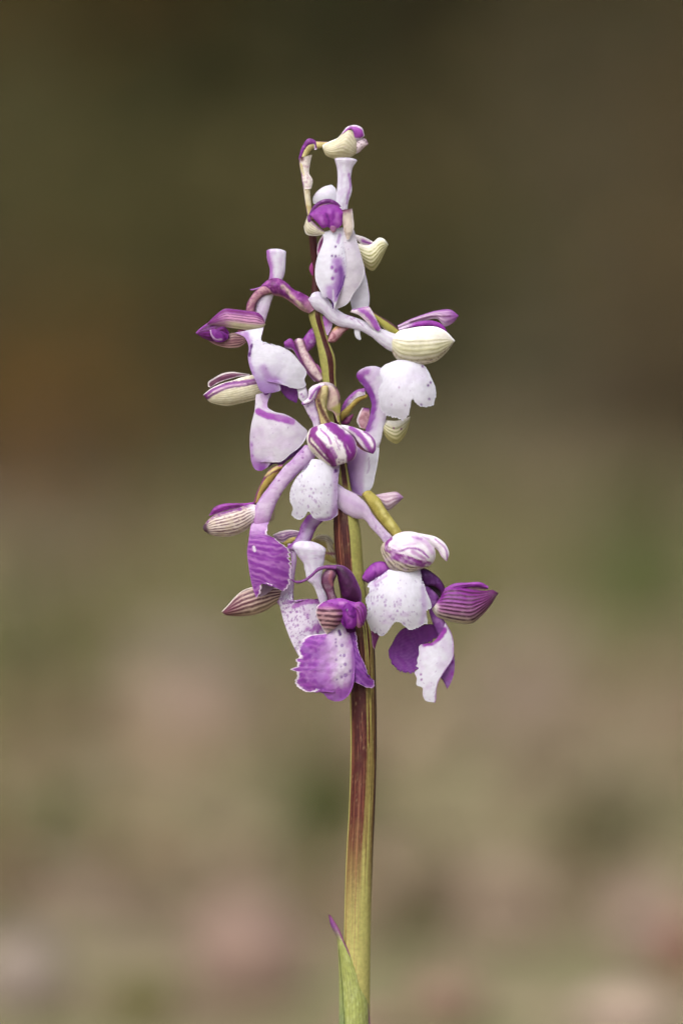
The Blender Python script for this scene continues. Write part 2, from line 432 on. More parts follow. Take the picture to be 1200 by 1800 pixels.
stone(1130, 1560, 140, 130, (0.218, 0.145, 0.122), 'dusky pink stone beside the rust red one', 7)
stone(1095, 1770, 190, 110, (0.312, 0.234, 0.183), 'very pale pink stone below the dusky pink one', 8)
stone(1205, 1650, 90, 150, (0.177, 0.081, 0.054), 'rust red stone beside the dusky pink one', 9)
stone(40, 1690, 160, 170, (0.218, 0.175, 0.144), 'greyish stone on the ground past the low olive tuft', 10)
stone(640, 1790, 120, 70, (0.198, 0.122, 0.090), 'small reddish stone directly behind the leaf sheath', 11)

def tuft(px, py, wpx, hpx, colr, label, seed, n=420):
    x, y, t = pix_ground(px, py + hpx*.5); ps = px_size(t); W, H = wpx*ps, hpx*ps
    r = np.random.default_rng(seed)
    a = r.random(n)*6.283; rr = W*.28*np.sqrt(r.random(n)); b0 = np.c_[rr*np.cos(a), rr*np.sin(a), np.full(n, -.006)]
    lean = .45*W/H*r.random(n); yaw = a + r.normal(size=n)*.5; hh = H*(.55 + .45*r.random(n))
    tip = b0 + np.c_[np.cos(yaw)*lean*hh, np.sin(yaw)*lean*hh, hh]; md = b0 + (tip - b0)*np.array([.35, .35, .6])
    s = np.c_[-np.sin(yaw), np.cos(yaw), 0*yaw]*max(.0015, W*.014)
    V = np.stack([b0 - s, b0 + s, md + s, md - s, tip], 1).reshape(-1, 3); q = np.arange(n)[:, None]*5
    F = np.r_[q + np.array([0, 1, 2]), q + np.array([0, 2, 3]), q + np.array([3, 2, 4])]
    C = np.repeat(lin(colr)[None]*(.7 + .6*r.random((n, 1))), 5, axis=0)
    o = link_mesh('grass_tuft', V, F, M_LEAF, C); o.location = (x, y, float(ground_h(x, y)))
    tag(o, label, 'grass tuft', 'grass tufts behind the orchid')
tuft(570, 1330, 150, 330, (.085, .105, .03), 'tall dark green grass tuft blurred right behind the bare stem', 21)
tuft(1120, 1020, 230, 300, (.11, .145, .045), 'broad green grass tuft beyond the all purple hood', 22)
tuft(110, 1370, 170, 230, (.12, .14, .045), 'green grass tuft beside the reddish brown stone', 23)
tuft(250, 1710, 140, 130, (.22, .21, .075), 'low yellowish grass tuft beside the pinkish stone', 24)
tuft(60, 1090, 200, 240, (.15, .155, .07), 'far olive grass tuft in front of the rusty brown shrub', 25)
tuft(715, 1480, 120, 160, (.10, .115, .035), 'small green grass tuft close to the reddish brown stem', 26)
tuft(1070, 1380, 170, 170, (.11, .125, .05), 'short green grass tuft between the grey beige and dusky pink stones', 27)
tuft(880, 980, 170, 200, (.15, .13, .045), 'dry yellow olive grass tuft near the all purple hood', 28)

# shrubs at the edge of the wood, each with stems and a leafy crown
M_BARK = noise_mat('bark', [(.35, (.035, .026, .02)), (.6, (.08, .06, .045))], 30, .9, .5, 90, .004)
def shrub(x, y, W, H, colr, label, seed, n=5200, leaf=.05):
    root = bpy.data.objects.new('shrub', None); col.objects.link(root); root.location = (x, y, float(ground_h(x, y)) - .01)
    tag(root, label, 'shrub', 'shrubs at the edge of the wood')
    r = np.random.default_rng(seed); P0 = []
    k = 16; ends = []
    for i in range(k):                                            # tapered limbs
        a = r.random()*6.283; e = np.array([math.cos(a)*W*.42*r.random()**.5, math.sin(a)*W*.42*r.random()**.5, H*(.45 + .5*r.random())])
        st = np.array([math.cos(a)*.07, math.sin(a)*.07, 0]); ts = np.linspace(0, 1, 8)[:, None]
        c = st*(1-ts) + e*ts + np.c_[.05*np.sin(ts*5 + i), .05*np.cos(ts*4 + i), 0*ts]*ts
        rad = .022*(1 - ts*.85); th = np.linspace(0, 6.283, 7)[:-1]
        ringv = c[:, None] + rad[:, None]*np.stack([np.cos(th), np.sin(th), 0*th], -1)[None]
        P0.append(ringv.reshape(-1, 3)); ends.append(c)
    I = np.arange(48).reshape(8, 6); J = np.roll(I, -1, 1); q = np.stack([I[:-1], J[:-1], J[1:], I[1:]], -1).reshape(-1, 4)
    link_mesh('trunk', np.concatenate(P0), np.concatenate([q + 48*i for i in range(k)]), M_BARK, None, root)
    cl = r.normal(size=(46, 3))*np.array([W*.24, W*.24, H*.26]) + np.array([0, 0, H*.5]); cl[:, 2] = np.abs(cl[:, 2])
    cl = np.r_[cl, np.concatenate(ends)[r.integers(0, k*8, 26)]]
    pick = r.integers(0, len(cl), n)
    P = cl[pick] + r.normal(size=(n, 3))*np.array([W*.07, W*.07, H*.06]); P[:, 2] = np.abs(P[:, 2]) + .01
    tone = (.7 + .6*r.random(len(cl)))[pick, None]*(.75 + .5*r.random((n, 1)))
    V, F, C = leaf_quads(P, leaf*(.6 + .8*r.random(n)), 1.3, lin(colr)[None]*tone, .55, r)
    link_mesh('crown', V, F, M_LEAF, C, root)
shrub(-.62, 6.2, 1.3, 1.7, (0.132, 0.080, 0.025), 'rusty brown shrub at the wood edge beside the olive one', 31)
shrub(-.05, 7.4, 1.3, 1.9, (0.086, 0.099, 0.031), 'dark olive green shrub behind the top of the flower spike', 32)
shrub(.72, 6.4, 1.1, 1.8, (0.097, 0.062, 0.029), 'dark reddish brown shrub at the wood edge', 33)
shrub(-1.75, 7.2, 1.6, 2.0, (0.070, 0.069, 0.024), 'broad olive shrub past the rusty brown one', 34)
shrub(1.9, 7.4, 1.6, 2.0, (0.093, 0.057, 0.025), 'broad brown shrub past the dark reddish brown one', 35)
shrub(-.28, 4.6, .8, .30, (0.102, 0.089, 0.036), 'low olive shrublet on the ground in front of the dark shrubs', 36, 2200, .03)
shrub(.42, 4.9, .9, .34, (0.117, 0.089, 0.043), 'low brownish shrublet on the ground in front of the reddish shrub', 37, 2200, .03)

shrub(-.20, 4.15, .15, .14, (.20, .115, .035), 'tiny rust orange bush standing before the rusty brown shrub', 38, 900, .018)
shrub(.285, 5.75, .16, .26, (.17, .105, .04), 'thin brown bush standing before the dark reddish shrub', 39, 900, .03)

# the wood behind: one dark mass of leaves on a bank
yb = np.linspace(9.5, 60, 40); xb = np.linspace(-45, 45, 60); XX, YY = np.meshgrid(xb, yb)
ZZ = -.3 + np.clip((YY - 9.5)*.5, 0, 14) + fbm(XX*.4, YY*.4)*1.2*sst(9.5, 13, YY)
I = np.arange(XX.size).reshape(XX.shape); F = np.stack([I[:-1, :-1], I[:-1, 1:], I[1:, 1:], I[1:, :-1]], -1).reshape(-1, 4)
M_HI = noise_mat('wood_floor', [(.35, (.035, .027, .015)), (.5, (.05, .04, .02)), (.65, (.05, .05, .02))], 1.2)
o = link_mesh('hillside', np.c_[XX.ravel(), YY.ravel(), ZZ.ravel()], F, M_HI); tag(o, 'dark wooded bank rising behind the shrubs', None, None, 'structure')
n = 30000; r = np.random.default_rng(77)
xx = (r.random(n) - .5)*14; yy = 9.8 + 3*r.random(n); zz = .02 + 3.6*r.random(n)**1.2
ct = fbm(xx*.8, zz*1.2 + yy)
cols = np.where((ct > .5)[:, None], np.array([[.065, .072, .028]]), np.array([[.085, .062, .032]]))*(.6 + .8*r.random((n, 1)))
V, F, C = leaf_quads(np.c_[xx, yy, zz], .07 + .08*r.random(n), 1.4, cols, .55, r)
o = link_mesh('woodland', V, F, M_LEAF, C); tag(o, 'dark brown green wood filling the background, wholly out of focus', 'woodland', None, 'stuff')
# ------------------------------------------------------------------ the orchid
WH, LI, LI2, PU, MA, DP, DK = 'f2f2fb', 'dcc3ec', 'c79be0', '9b45b4', 'ad52c4', '6f1f80', '471040'
CRM, CRG, OL, YO, WINE, GRN, BRN = 'eae3cf', 'dfdab8', '8f8a45', 'c2b468', '55182c', '9c9a54', '7a4634'
ORC = bpy.data.objects.new('orchid', None); col.objects.link(ORC); ORC.location = (0, 0, 0)
tag(ORC, 'orchid with a loose spike of white and purple flowers on a reddish green stem', 'orchid')

# stem: traced width, coloured lengthwise streaks that twist slowly
st = [(392, 541, 555), (440, 545, 558), (480, 549, 559), (520, 546, 563), (547, 542, 566), (597, 555, 578), (630, 561, 590), (663, 566, 591), (700, 570, 594), (760, 578, 602),
      (821, 586, 611), (870, 587, 620), (930, 586, 633), (1003, 592, 639), (1060, 600, 646), (1113, 606, 656), (1180, 612, 660), (1215, 614, 661), (1340, 615.5, 661.5),
      (1420, 613, 659), (1500, 608.5, 655.5), (1650, 604, 651), (1800, 600, 650), (2000, 599, 651), (2312, 596, 654)]
A = [(a, y, 0) for y, a, b in st]; B = [(b, y, 0) for y, a, b in st]
def ss(x): return -np.cos(x.th + .10*np.sin((x.xy[:, 1] - 1100)/260)), x.xy[:, 1]
def stem_wine(x):
    s, y = ss(x); n2 = fbm(s*26 + 11, y/330); n3 = fbm(s*9 + 40, y/120); jt = .22*(fbm(s*3, y/200) - .5)
    top = sst(560, 530, y)
    mid = sst(-.2, -.05, s + jt)*sst(.62, .5, s)*sst(530, 560, y)*sst(870, 845, y)
    low = sst(.14, .04, s + jt*.6)*sst(845, 870, y)*sst(1130, 1060, y)
    base = sst(.36, .2, s + jt)*sst(-.93, -.86, s)*sst(1060, 1130, y)
    lines = sst(.46, .54, n2)*sst(.1, .3, s)*sst(1040, 1120, y)*.95
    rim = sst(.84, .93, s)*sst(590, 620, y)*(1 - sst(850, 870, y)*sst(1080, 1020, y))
    fade = 1 - sst(1420, 1680, y + 150*(n2 - .5) + 110*(n3 - .5))
    return np.clip(np.maximum.reduce([top, mid, low, base, lines, rim]), 0, 1)*fade
stem = tube(ORC, 'stem', A, B, GRN, [
    grad('b3ad68', lambda x: sst(1250, 1550, x.xy[:, 1])*np.ones_like(x.u), .8, .3, 30),
    grad('8a5a30', lambda x: sst(.35, .7, fbm(ss(x)[0]*18, x.xy[:, 1]/260))*sst(1080, 1180, x.xy[:, 1])*sst(1640, 1400, x.xy[:, 1]), .55, .1),
    grad('62281f', stem_wine, 1, .05, 8), grad('431119', lambda x: stem_wine(x)*sst(1580, 1180, x.xy[:, 1] + 60*ss(x)[0]), .85, .1, 9),
    grad('a2654a', lambda x: sst(.60, .68, fbm(ss(x)[0]*30 + 5, x.xy[:, 1]/500))*sst(850, 900, x.xy[:, 1])*sst(.3, .1, ss(x)[0]), .55, .05),
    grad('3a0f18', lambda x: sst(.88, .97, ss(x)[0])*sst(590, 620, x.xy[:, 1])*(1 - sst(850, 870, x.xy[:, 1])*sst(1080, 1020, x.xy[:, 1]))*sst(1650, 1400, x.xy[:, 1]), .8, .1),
    grad('bdb868', lambda x: sst(-.84, -.94, ss(x)[0])*sst(1150, 1230, x.xy[:, 1]), .85, .1),
    mott('b59a72', 2.0, .72, .35, .1)], sq=.95, m=M_STEM, nth=128, capA=.4, capB=.1)
sh = patch(ORC, 'leaf_sheath', W2((222, 650, 6), (245, 760, 6), (308, 900, 5), (325, 1050, 4), (333, 1300, 0), (335, 1800, 0), (325, 2600, 0), (315, 4870, 0)),
      W2((240, 648, 6), (330, 790, 10), (400, 950, 12), (500, 1140, 10), (580, 1290, 4), (615, 1400, 0), (645, 1520, 0), (662, 1800, 0), (668, 2600, 0), (675, 4870, 0)), '9da35c', [
      vein('7f8a40', 9, .16, .6), mott('b7bd84', 2.2, .55, .55), grad('7e9160', lambda x: sst(.26, .1, x.u)*sst(.12, .3, x.v), .8), stroke('55622c', W2((330, 1000), (350, 1200), (375, 1500), (390, 1800), (392, 2600)), 1.6, .4),
      edge('b08a86', 0, 2.2, a=.9), grad('7a3f8a', lambda x: 1 - sst(1622, 1662, x.xy[:, 1]), 1), edge('8a4f80', 0, 3.5, a=.9, rag=.3)], k=1.12, z=2, th=2.5, wave=.4, m=M_STEM, arc=.6)

def flower(label, A, B, base, layers=(), sq=.85, z=0, m=None):
    o = tube(ORC, 'flower', A, B, base, layers, sq, z, m or M_SEP); o['label'] = label; return o
def speck(n, r0=1.0, r1=2.4, seed=1, where=None, c='a66cc0', a=.7): return spots(c, n, r0, r1, a, seed, where)
def vg(a, b): return lambda x: sst(a, b, x.v)
def ug(a, b): return lambda x: sst(a, b, x.u)

# ---- F14: flower behind the stem (only its yellowish hood shows)
f = flower('beige hooded flower hidden behind the stem', W5((660, 560), (720, 640), (790, 720)), W5((640, 640), (700, 720), (770, 790)), YO, z=-34)
patch(f, 'sepal', W5((405, 540), (480, 490), (580, 495), (650, 570), (690, 700), (720, 790)), W5((415, 585), (500, 612), (560, 650), (530, 730), (600, 780), (720, 800)), CRG,
      [vein('8d6a5f', 7, .2, .7), edge('b9ab52', 0, 16, a=.8), stroke('a06a7c', W5((560, 680), (690, 690)), 4)], k=.5, z=-42, ribs=.55, ribn=7, m=M_SEP, mirror=True)

# ---- F11: left low flower, speckled lip, purple tube
f = flower('flower with a heavily speckled lip and a mottled purple tube', W5((350, 290), (290, 390), (268, 460), (225, 540), (150, 610)), W5((560, 310), (465, 400), (425, 480), (380, 570), (250, 640)), LI2,
      [mott(PU, 9, .45, .8), edge(PU, 3, 5, a=.8), grad(WH, lambda x: np.exp(-((x.u-.55)/.25)**2)*.5)], .7, -8, M_PET)
tube(f, 'spur', W5((150, 590), (185, 700), (185, 850), (150, 980), (70, 1090), (40, 1190)), W5((225, 600), (248, 720), (228, 900), (218, 1050), (215, 1190)), 'd9c8e4',
     [edge(LI2, 4, 3, a=.7), mott(PU, 6, .58, .6, .2, 4, lambda x: sst(.5, .1, x.v))], .6, -10)
patch(f, 'sepal', Z6((840, 1385), (690, 1370), (560, 1378), (470, 1410), (390, 1480), (320, 1560), (272, 1610)), Z6((850, 1500), (780, 1545), (700, 1600), (600, 1640), (480, 1657), (380, 1655), (300, 1640), (272, 1615)), 'd3b9ae',
      [vein('5e1a3c', 6, .22, .97, wob=.2), grad('6a1f48', vg(.45, .95), .85), edge('efe6dc', 2.4, 0, a=.8, rag=.2), grad('cfc59a', lambda x: ug(.5, .9)(x)*(1-x.v), .5)], k=.58, z=-12, ribs=.6, ribn=6, m=M_SEP, mirror=True)
patch(f, 'lip', Z7((90, 560, -20), (62, 680, -6), (90, 840, -4), (140, 990, 0), (200, 1130, 4), (245, 1215, 6)), Z7((185, 560, -20), (200, 690), (335, 668), (440, 690), (490, 800), (510, 1000), (480, 1200)), 'eae4f2',
      [speck(420, .8, 2.6, 5, None, '9648b4', .9), edge(PU, 0, 12, a=.0), stroke(MA, Z7((200, 740), (270, 705), (340, 690), (430, 690)), 9, .6, .8), mott(MA, 12, .45, .8, .25, 2, lambda x: ug(.15, .5)(x)*sst(.35, .7, x.v)), grad('dccbe8', lambda x: sst(.18, .02, x.v)*sst(.6, .2, x.u), .8)], k=.35, z=4, wave=2)
patch(f, 'petal', Z7((350, 690), (430, 672), (500, 700)), Z7((370, 730), (440, 740), (500, 760)), PU, [mott(DP, 8, .5, .6)], z=-12)
patch(f, 'bract', W5((-5, 482), (80, 445), (170, 430), (275, 442)), W5((20, 530), (100, 565), (180, 520), (260, 500)), 'd9c7d2', [vein(DP, 4, .24, .9, wob=.1), edge('efe9ee', 2, 0)], k=.5, z=-16, m=M_SEP)
patch(f, 'bract', W5((90, 545), (150, 500), (230, 485)), W5((105, 595), (165, 600), (240, 560)), YO, [edge(OL, 0, 5), mott('c9b65c', 6, .5, .6)], k=.5, z=-18, m=M_SEP)

# ---- F13: lowest right flower, all purple hood
f = flower('lowest right flower with a striped purple hood and dark arched ovary', W7((375, 190), (418, 330), (450, 480), (490, 600), (530, 690)), W7((470, 215), (545, 300), (530, 430), (600, 540), (632, 640)), '9a5cb8', [edge(DP, 0, 4), mott(LI2, 10, .5, .5)], .7, -2, M_PET)
patch(f, 'bract', W7((300, 0), (400, -5), (480, 40), (560, 110), (605, 190), (600, 300)), W7((330, 70), (385, 185), (470, 178), (530, 205), (565, 250), (570, 300)), '5c2472',
      [mott('8a5aa8', 8, .5, .5), edge(DK, 3, 3, a=.7)], k=.6, z=2, m=M_SEP)
patch(f, 'bract', W7((385, 178), (480, 165), (600, 200)), W7((425, 205), (500, 285), (585, 310)), '31102f', [mott('5a3550', 7, .5, .5)], k=-.2, z=-6, m=M_SEP)
patch(f, 'sepal', W7((560, 300), (610, 215), (760, 190), (900, 215), (1050, 228), (1110, 222), (1170, 254)), W7((470, 425), (520, 500), (620, 542), (760, 572), (900, 572), (980, 510), (1090, 385), (1170, 258)), 'c08ac0',
      [grad(CRG, lambda x: ug(.7, .95)(x)*sst(.9, .4, x.v), .9), grad('8a2a9e', lambda x: sst(.7, .3, x.u), .97), grad('6a1a66', lambda x: sst(.3, .9, x.v)*.9, .9), vein('4a0f42', 9, .2, .9, wob=.2, v0=.1), grad('efe9e0', lambda x: sst(.14, .04, x.v)*ug(.4, .7)(x)), edge('4b1240', 0, 0, 4, a=.9)],
      k=.66, z=4, ribs=.6, ribn=9, m=M_SEP, mirror=True)
patch(f, 'petal', W7((600, 210), (700, 155), (850, 143), (1000, 145), (1068, 186)), W7((612, 245), (750, 232), (830, 200), (950, 190), (1062, 212)), '9a3fb2', [stroke('6a1f7a', W7((700, 190), (850, 170), (1040, 170)), 2.2), edge('5e1b68', 0, 2.5, a=.8)], k=.6, z=6, m=M_SEP)
patch(f, 'petal', W7((800, 205), (900, 190), (1060, 190)), W7((850, 225), (940, 222), (1065, 212)), 'a98494', [vein('6b2a5a', 3, .2, .7)], k=.2, z=2, m=M_SEP)
patch(f, 'lip_lobe', W7((560, 600), (420, 588), (300, 622), (170, 634), (110, 690), (60, 780), (18, 858)), W7((610, 660), (480, 765), (360, 830), (345, 1040), (240, 1100), (130, 1070), (58, 1000), (28, 940), (18, 862)), '9a48ba',
      [vein('7a2ea0', 13, .25, .5, wob=.8), grad('9a52b6', lambda x: sst(.5, .1, x.v)*.7), mott('a55cc2', 10, .55, .4), edge('5d1a7c', 1.5, 2.2, a=.7)], k=-.3, z=-8, jag=5, wave=2)
patch(f, 'lip', W7((590, 640), (470, 775), (335, 812), (335, 900), (315, 955), (318, 1000), (303, 1022), (332, 1040), (290, 1090), (312, 1150), (310, 1222), (370, 1250), (375, 1330), (402, 1385), (500, 1405)),
      W7((612, 560), (682, 690), (702, 800), (692, 930), (622, 1050), (552, 1160), (522, 1250), (516, 1330), (514, 1380), (505, 1405)), 'f1f1fb',
      [stroke(MA, W7((605, 640), (560, 710), (480, 765), (390, 790)), 10, .4), speck(26, .7, 1.8, 9), dots(PU, W7((355, 1110), (362, 1165)), 2.5, .8), edge(PU, 0, 2.4, a=.75), mott(LI, 18, .5, .35)], k=.34, z=10, jag=0, wave=1.5)
patch(f, 'lip_lobe', W7((690, 880), (640, 1000), (560, 1140), (585, 1175), (630, 1260)), W7((706, 900), (713, 1000), (702, 1110), (672, 1200), (636, 1264)), 'a468c4', [dots(PU, W7((690, 985), (690, 1105)), 3.2), edge(DP, 2.2, 0, a=.8), mott(MA, 8, .5, .5)], k=.3, z=2)

# ---- F8: right flower behind the stem with a long lilac lip
f = flower('flower behind the stem with a purple edged pale lip and green ribbed hood', W4((470, 500), (560, 415), (640, 345), (740, 318)), W4((490, 600), (560, 525), (620, 445), (690, 385), (745, 358)), 'b39b4e', [grad('7f5c30', ug(.7, .95), .7), mott('c7b465', 8, .5, .6)], .8, -14)
patch(f, 'bract', W4((465, 530), (500, 415), (570, 325), (650, 268), (725, 252)), W4((472, 510), (560, 430), (640, 355), (730, 322)), 'eee6ee', [edge('8f3fa6', 8, 0, a=.95), speck(40, .6, 1.3, 4)], k=.4, z=-9, m=M_SEP)
patch(f, 'bract', W4((470, 618), (520, 570), (605, 525)), W4((480, 640), (550, 640), (600, 560)), '8a3277', [edge(DK, 0, 2.5), mott('c9a3bd', 9, .55, .6)], k=.3, z=-16, m=M_SEP)
patch(f, 'bract', W4((700, 458), (660, 530), (640, 600), (672, 670)), W4((775, 468), (775, 560), (750, 690)), 'cda3ad', [grad('8f4fa0', lambda x: sst(.25, .0, x.v)), mott('9a5a6a', 7, .5, .6), edge('e9dde6', 3, 0)], k=.3, z=-20, m=M_SEP)
tube(f, 'spur', W4((640, 150), (735, 275), (795, 400), (780, 540), (735, 690), (640, 900)), W4((930, 70), (990, 280), (970, 440), (950, 560), (915, 720), (880, 850)), 'e6dcf0',
     [stroke('8f3fb0', W4((655, 130), (725, 200), (785, 300), (818, 430), (795, 560), (755, 690)), 13, .4, .97), stroke(PU, W4((660, 140), (700, 100), (750, 80)), 12, .6, .85), grad(WH, ug(.45, .8), .7), mott(LI2, 16, .5, .3)], .22, -16)
patch(f, 'lip', W4((660, 830), (545, 1000), (545, 1290), (600, 1350), (690, 1392)), W4((880, 740), (872, 960), (835, 1170), (795, 1310), (700, 1392)), 'dcc6ee',
      [grad('f1f1fb', ug(.5, .72), .95, .1), grad('b684da', lambda x: np.exp(-((x.u-.18)/.2)**2)*sst(.05, .3, x.v), .75), stroke('d0b9e2', W4((765, 985), (770, 1080), (755, 1150)), 2)], k=.4, z=-14, wave=2.5)
patch(f, 'sepal', W4((925, 585), (1020, 600), (1130, 585), (1202, 555)), W4((912, 715), (980, 806), (1060, 842), (1145, 760), (1203, 600)), CRG,
      [vein('8a8344', 6, .18, .75, wob=.1), grad('b5ad5c', ug(.45, 1), .7), grad('ece8da', lambda x: sst(.4, .1, x.u)), dots('8a3f7a', W4((1030, 675), (1110, 685)), 2.2)], k=.6, z=-22, ribs=.7, ribn=6, m=M_SEP, mirror=True)

# ---- F6: second left flower
f = flower('left flower with a cream purple-striped hood below the topmost left one', W3((100, 1330), (130, 1420), (180, 1540), (240, 1650), (340, 1745)), W3((210, 1310), (250, 1430), (320, 1540), (375, 1620), (410, 1690)), 'd6bdb6',
      [grad('c894b4', lambda x: fbm(x.xy[:, 0]/6, x.xy[:, 1]/6)*.8), edge('7a2f86', 5, 3, a=.9), grad('e8d8d8', lambda x: np.exp(-((x.u-.5)/.25)**2)*.8), mott('a56d8c', 3, .5, .5)], .8, -3)
patch(f, 'bract', W3((-5, 1325), (60, 1288), (125, 1400), (165, 1500), (235, 1640), (310, 1735)), W3((0, 1390), (90, 1415), (130, 1480), (180, 1560), (245, 1665), (325, 1748)), '8d3f9e', [edge('dcc6e2', 0, 3, a=.7), mott(DP, 9, .5, .5)], k=.5, z=5, m=M_SEP)
tube(f, 'spur', W3((185, 1310), (250, 1212), (300, 1170)), W3((255, 1425), (320, 1365), (350, 1290)), 'b463c8', [mott('9a45b4', 5, .5, .7), edge(PU, 3, 0)], .7, -12)
patch(f, 'bract', W3((335, 1550), (370, 1590), (395, 1640)), W3((340, 1590), (365, 1630), (390, 1660)), '9a5a94', k=.4, z=4, m=M_SEP)
patch(f, 'sepal', W8((540, 98), (450, 84), (360, 74), (280, 88), (200, 130), (140, 178), (142, 215)), W8((540, 112), (440, 120), (340, 145), (250, 175), (165, 225)), '9c6a86', [edge('f0eae9', 3.2, 0, a=.95, rag=.2), vein('5d2150', 4, .25, .8), edge('e9dde6', 0, 1.5, 3)], k=.35, z=-8, m=M_SEP)
patch(f, 'sepal', W8((640, 92), (480, 122), (380, 156), (260, 190), (160, 240), (97, 292)), W8((690, 310), (560, 352), (450, 378), (330, 400), (230, 388), (150, 358), (97, 300)), 'e4dfc8',
      [vein('b5ab8a', 11, .2, .75, lo=.35, wob=.5), mott('c9c09a', 4, .5, .5), stroke('7d2f8e', W8((620, 145), (480, 172), (300, 200), (180, 250), (115, 305)), 7, .45, .97), stroke('651c6c', W8((600, 182), (480, 204), (330, 228), (200, 285), (130, 330)), 4.5, .45, .95), stroke('c9a0cc', W8((500, 190), (330, 210), (200, 262)), 4, .6, .6),
       grad('6a2070', lambda x: sst(.86, .99, x.v)), edge('efe8e6', 2.5, 0, a=.8)], k=.58, z=-2, ribs=.55, ribn=8, m=M_SEP, mirror=True)
patch(f, 'lip', W8((600, 290), (585, 450), (555, 580), (540, 700), (545, 850), (560, 950), (600, 1015), (655, 1020)),
      W8((752, 250), (718, 420), (780, 455), (880, 480), (960, 520), (1030, 580), (1090, 640), (1062, 740), (1012, 800), (930, 862), (860, 922), (812, 942), (748, 890), (742, 940), (692, 1000), (657, 1020)), 'eae6f1',
      [stroke('b25fcb', W8((625, 455), (700, 490), (800, 512), (945, 548)), 12, .35, .97, .1), stroke(MA, W8((640, 470), (720, 505), (840, 520)), 3, .6, .5), stroke('cfa9e2', W8((690, 300), (700, 400)), 14, .8, .8),
       grad('a04fc4', lambda x: sst(795, 822, x.xy[:, 1])*sst(482, 462, x.xy[:, 0]), .95, .2), speck(16, .8, 1.8, 3), dots(PU, W8((560, 775), (562, 880)), 3.4, .7), stroke('c79be0', W8((548, 760), (560, 900), (600, 1000)), 9, .8, .7), mott(LI, 20, .48, .3)], k=.28, z=4, wave=2)
patch(f, 'lip_lobe', W8((1050, 780), (930, 858), (812, 935), (740, 885), (720, 975)), W8((1055, 830), (900, 925), (840, 970), (780, 955), (722, 990)), '8f58a8', [edge(DP, 0, 3, a=.6), mott('7a3f9a', 8, .5, .5)], k=.2, z=-6)

# ---- F3: small hood on the right near the top, behind
f = flower('small green ribbed hood near the top of the spike', Z2((690, 395), (760, 418), (850, 465)), Z2((700, 455), (740, 495), (820, 505)), 'efe9ea', [grad('9a4fb0', lambda x: np.exp(-((x.u-.5)/.25)**2)*sst(.2, .4, x.v))], .6, -14, M_PET)
patch(f, 'sepal', Z2((705, 480), (800, 492), (850, 465), (910, 424), (950, 435), (993, 490)), Z2((725, 650), (770, 702), (850, 742), (890, 700), (935, 620), (993, 493)), CRG,
      [vein('9b9654', 7, .2, .75, wob=.1), grad('f2efe6', lambda x: sst(.3, .05, x.u)), grad('c4bf7c', lambda x: ug(.4, 1)(x), .4), edge('f0ede0', 2, 0, 2.5)], k=.7, z=-14, ribs=.7, ribn=7, m=M_SEP, mirror=True)
patch(f, 'lip', Z2((680, 600), (640, 820), (625, 1000), (650, 1125)), Z2((760, 700), (802, 900), (814, 1000), (806, 1098)), 'f1f1fb', [mott(LI, 16, .55, .3), edge(LI2, 0, 1.5, a=.4)], k=.3, z=2)

# ---- F1: topmost flower on its thin arched ovary
f = flower('topmost flower bud with a cream hood on a thin arched stalk', Z1((375, 850), (350, 700), (330, 540), (306, 380), (325, 290), (370, 218), (440, 226), (530, 228)), Z1((412, 850), (398, 700), (388, 560), (358, 400), (385, 320), (420, 282), (455, 284), (530, 268)), 'd9cb8e',
      [edge('8d4f94', 1.4, 0, a=.8), grad('ece6d6', lambda x: np.exp(-((x.v-.32)/.2)**2)*.8), mott('b79c5c', 7, .5, .5), edge('7a2f80', 2.5, 0, a=.0)], .85, 0)
patch(f, 'bract', Z1((298, 365), (332, 262), (380, 203), (432, 218), (448, 290)), Z1((322, 392), (350, 310), (388, 262), (420, 252), (428, 296)), '7d3391', [edge('eadff0', 0, 2, a=.9, rag=.2), edge('eadff0', 0, 0, 2.5), mott('a55cb8', 6, .5, .5)], k=.6, z=5, m=M_SEP)
patch(f, 'bract', Z1((298, 362), (315, 425), (330, 560), (345, 612)), Z1((408, 335), (390, 420), (386, 490), (412, 535), (402, 610)), 'efe6e0', [mott('b98aa8', 3, .5, .6), edge('8d5a96', 1.5, 0), grad('6d2340', lambda x: np.exp(-((x.u-.25)/.2)**2)*sst(.2, .05, x.v))], k=.6, z=4, m=M_SEP)
patch(f, 'sepal', Z1((493, 255), (560, 222), (612, 200), (660, 150), (715, 112), (752, 160), (775, 240), (768, 322)), Z1((493, 285), (520, 338), (590, 368), (660, 372), (720, 356), (767, 325)), 'e9e3cb',
      [vein('bdb183', 9, .2, .6, wob=.3), mott('cdb9b4', 4, .55, .4), edge('f3f0ec', 3, 0, 2, 4), grad('c9c08a', lambda x: ug(.6, 1)(x)*.6)], k=.66, z=4, ribs=.55, ribn=8, m=M_SEP, mirror=True)
patch(f, 'sepal', Z1((640, 172), (700, 105), (760, 94), (812, 118), (832, 180)), Z1((690, 140), (742, 132), (755, 205), (790, 210), (832, 184)), 'a44fbc', [edge('f0e9f2', 3, 2.5, 2.5, a=.9, rag=.2), mott('7d3391', 8, .5, .5)], k=.5, z=10, m=M_SEP)
patch(f, 'petal', Z1((765, 215), (800, 195), (840, 205), (862, 245)), Z1((760, 330), (790, 315), (815, 290), (860, 250)), 'e3d2dc', [spots('5e2140', 16, 1, 2.4, .9, 3), edge('b58cab', 1.5, 1.5)], k=.6, z=2, m=M_SEP)
patch(f, 'lip', Z1((418, 730), (413, 690), (440, 640), (500, 595), (562, 576)), Z1((610, 760), (607, 700), (607, 650), (597, 605), (566, 576)), WH, [mott(LI, 16, .55, .25)], k=.5, z=-2)

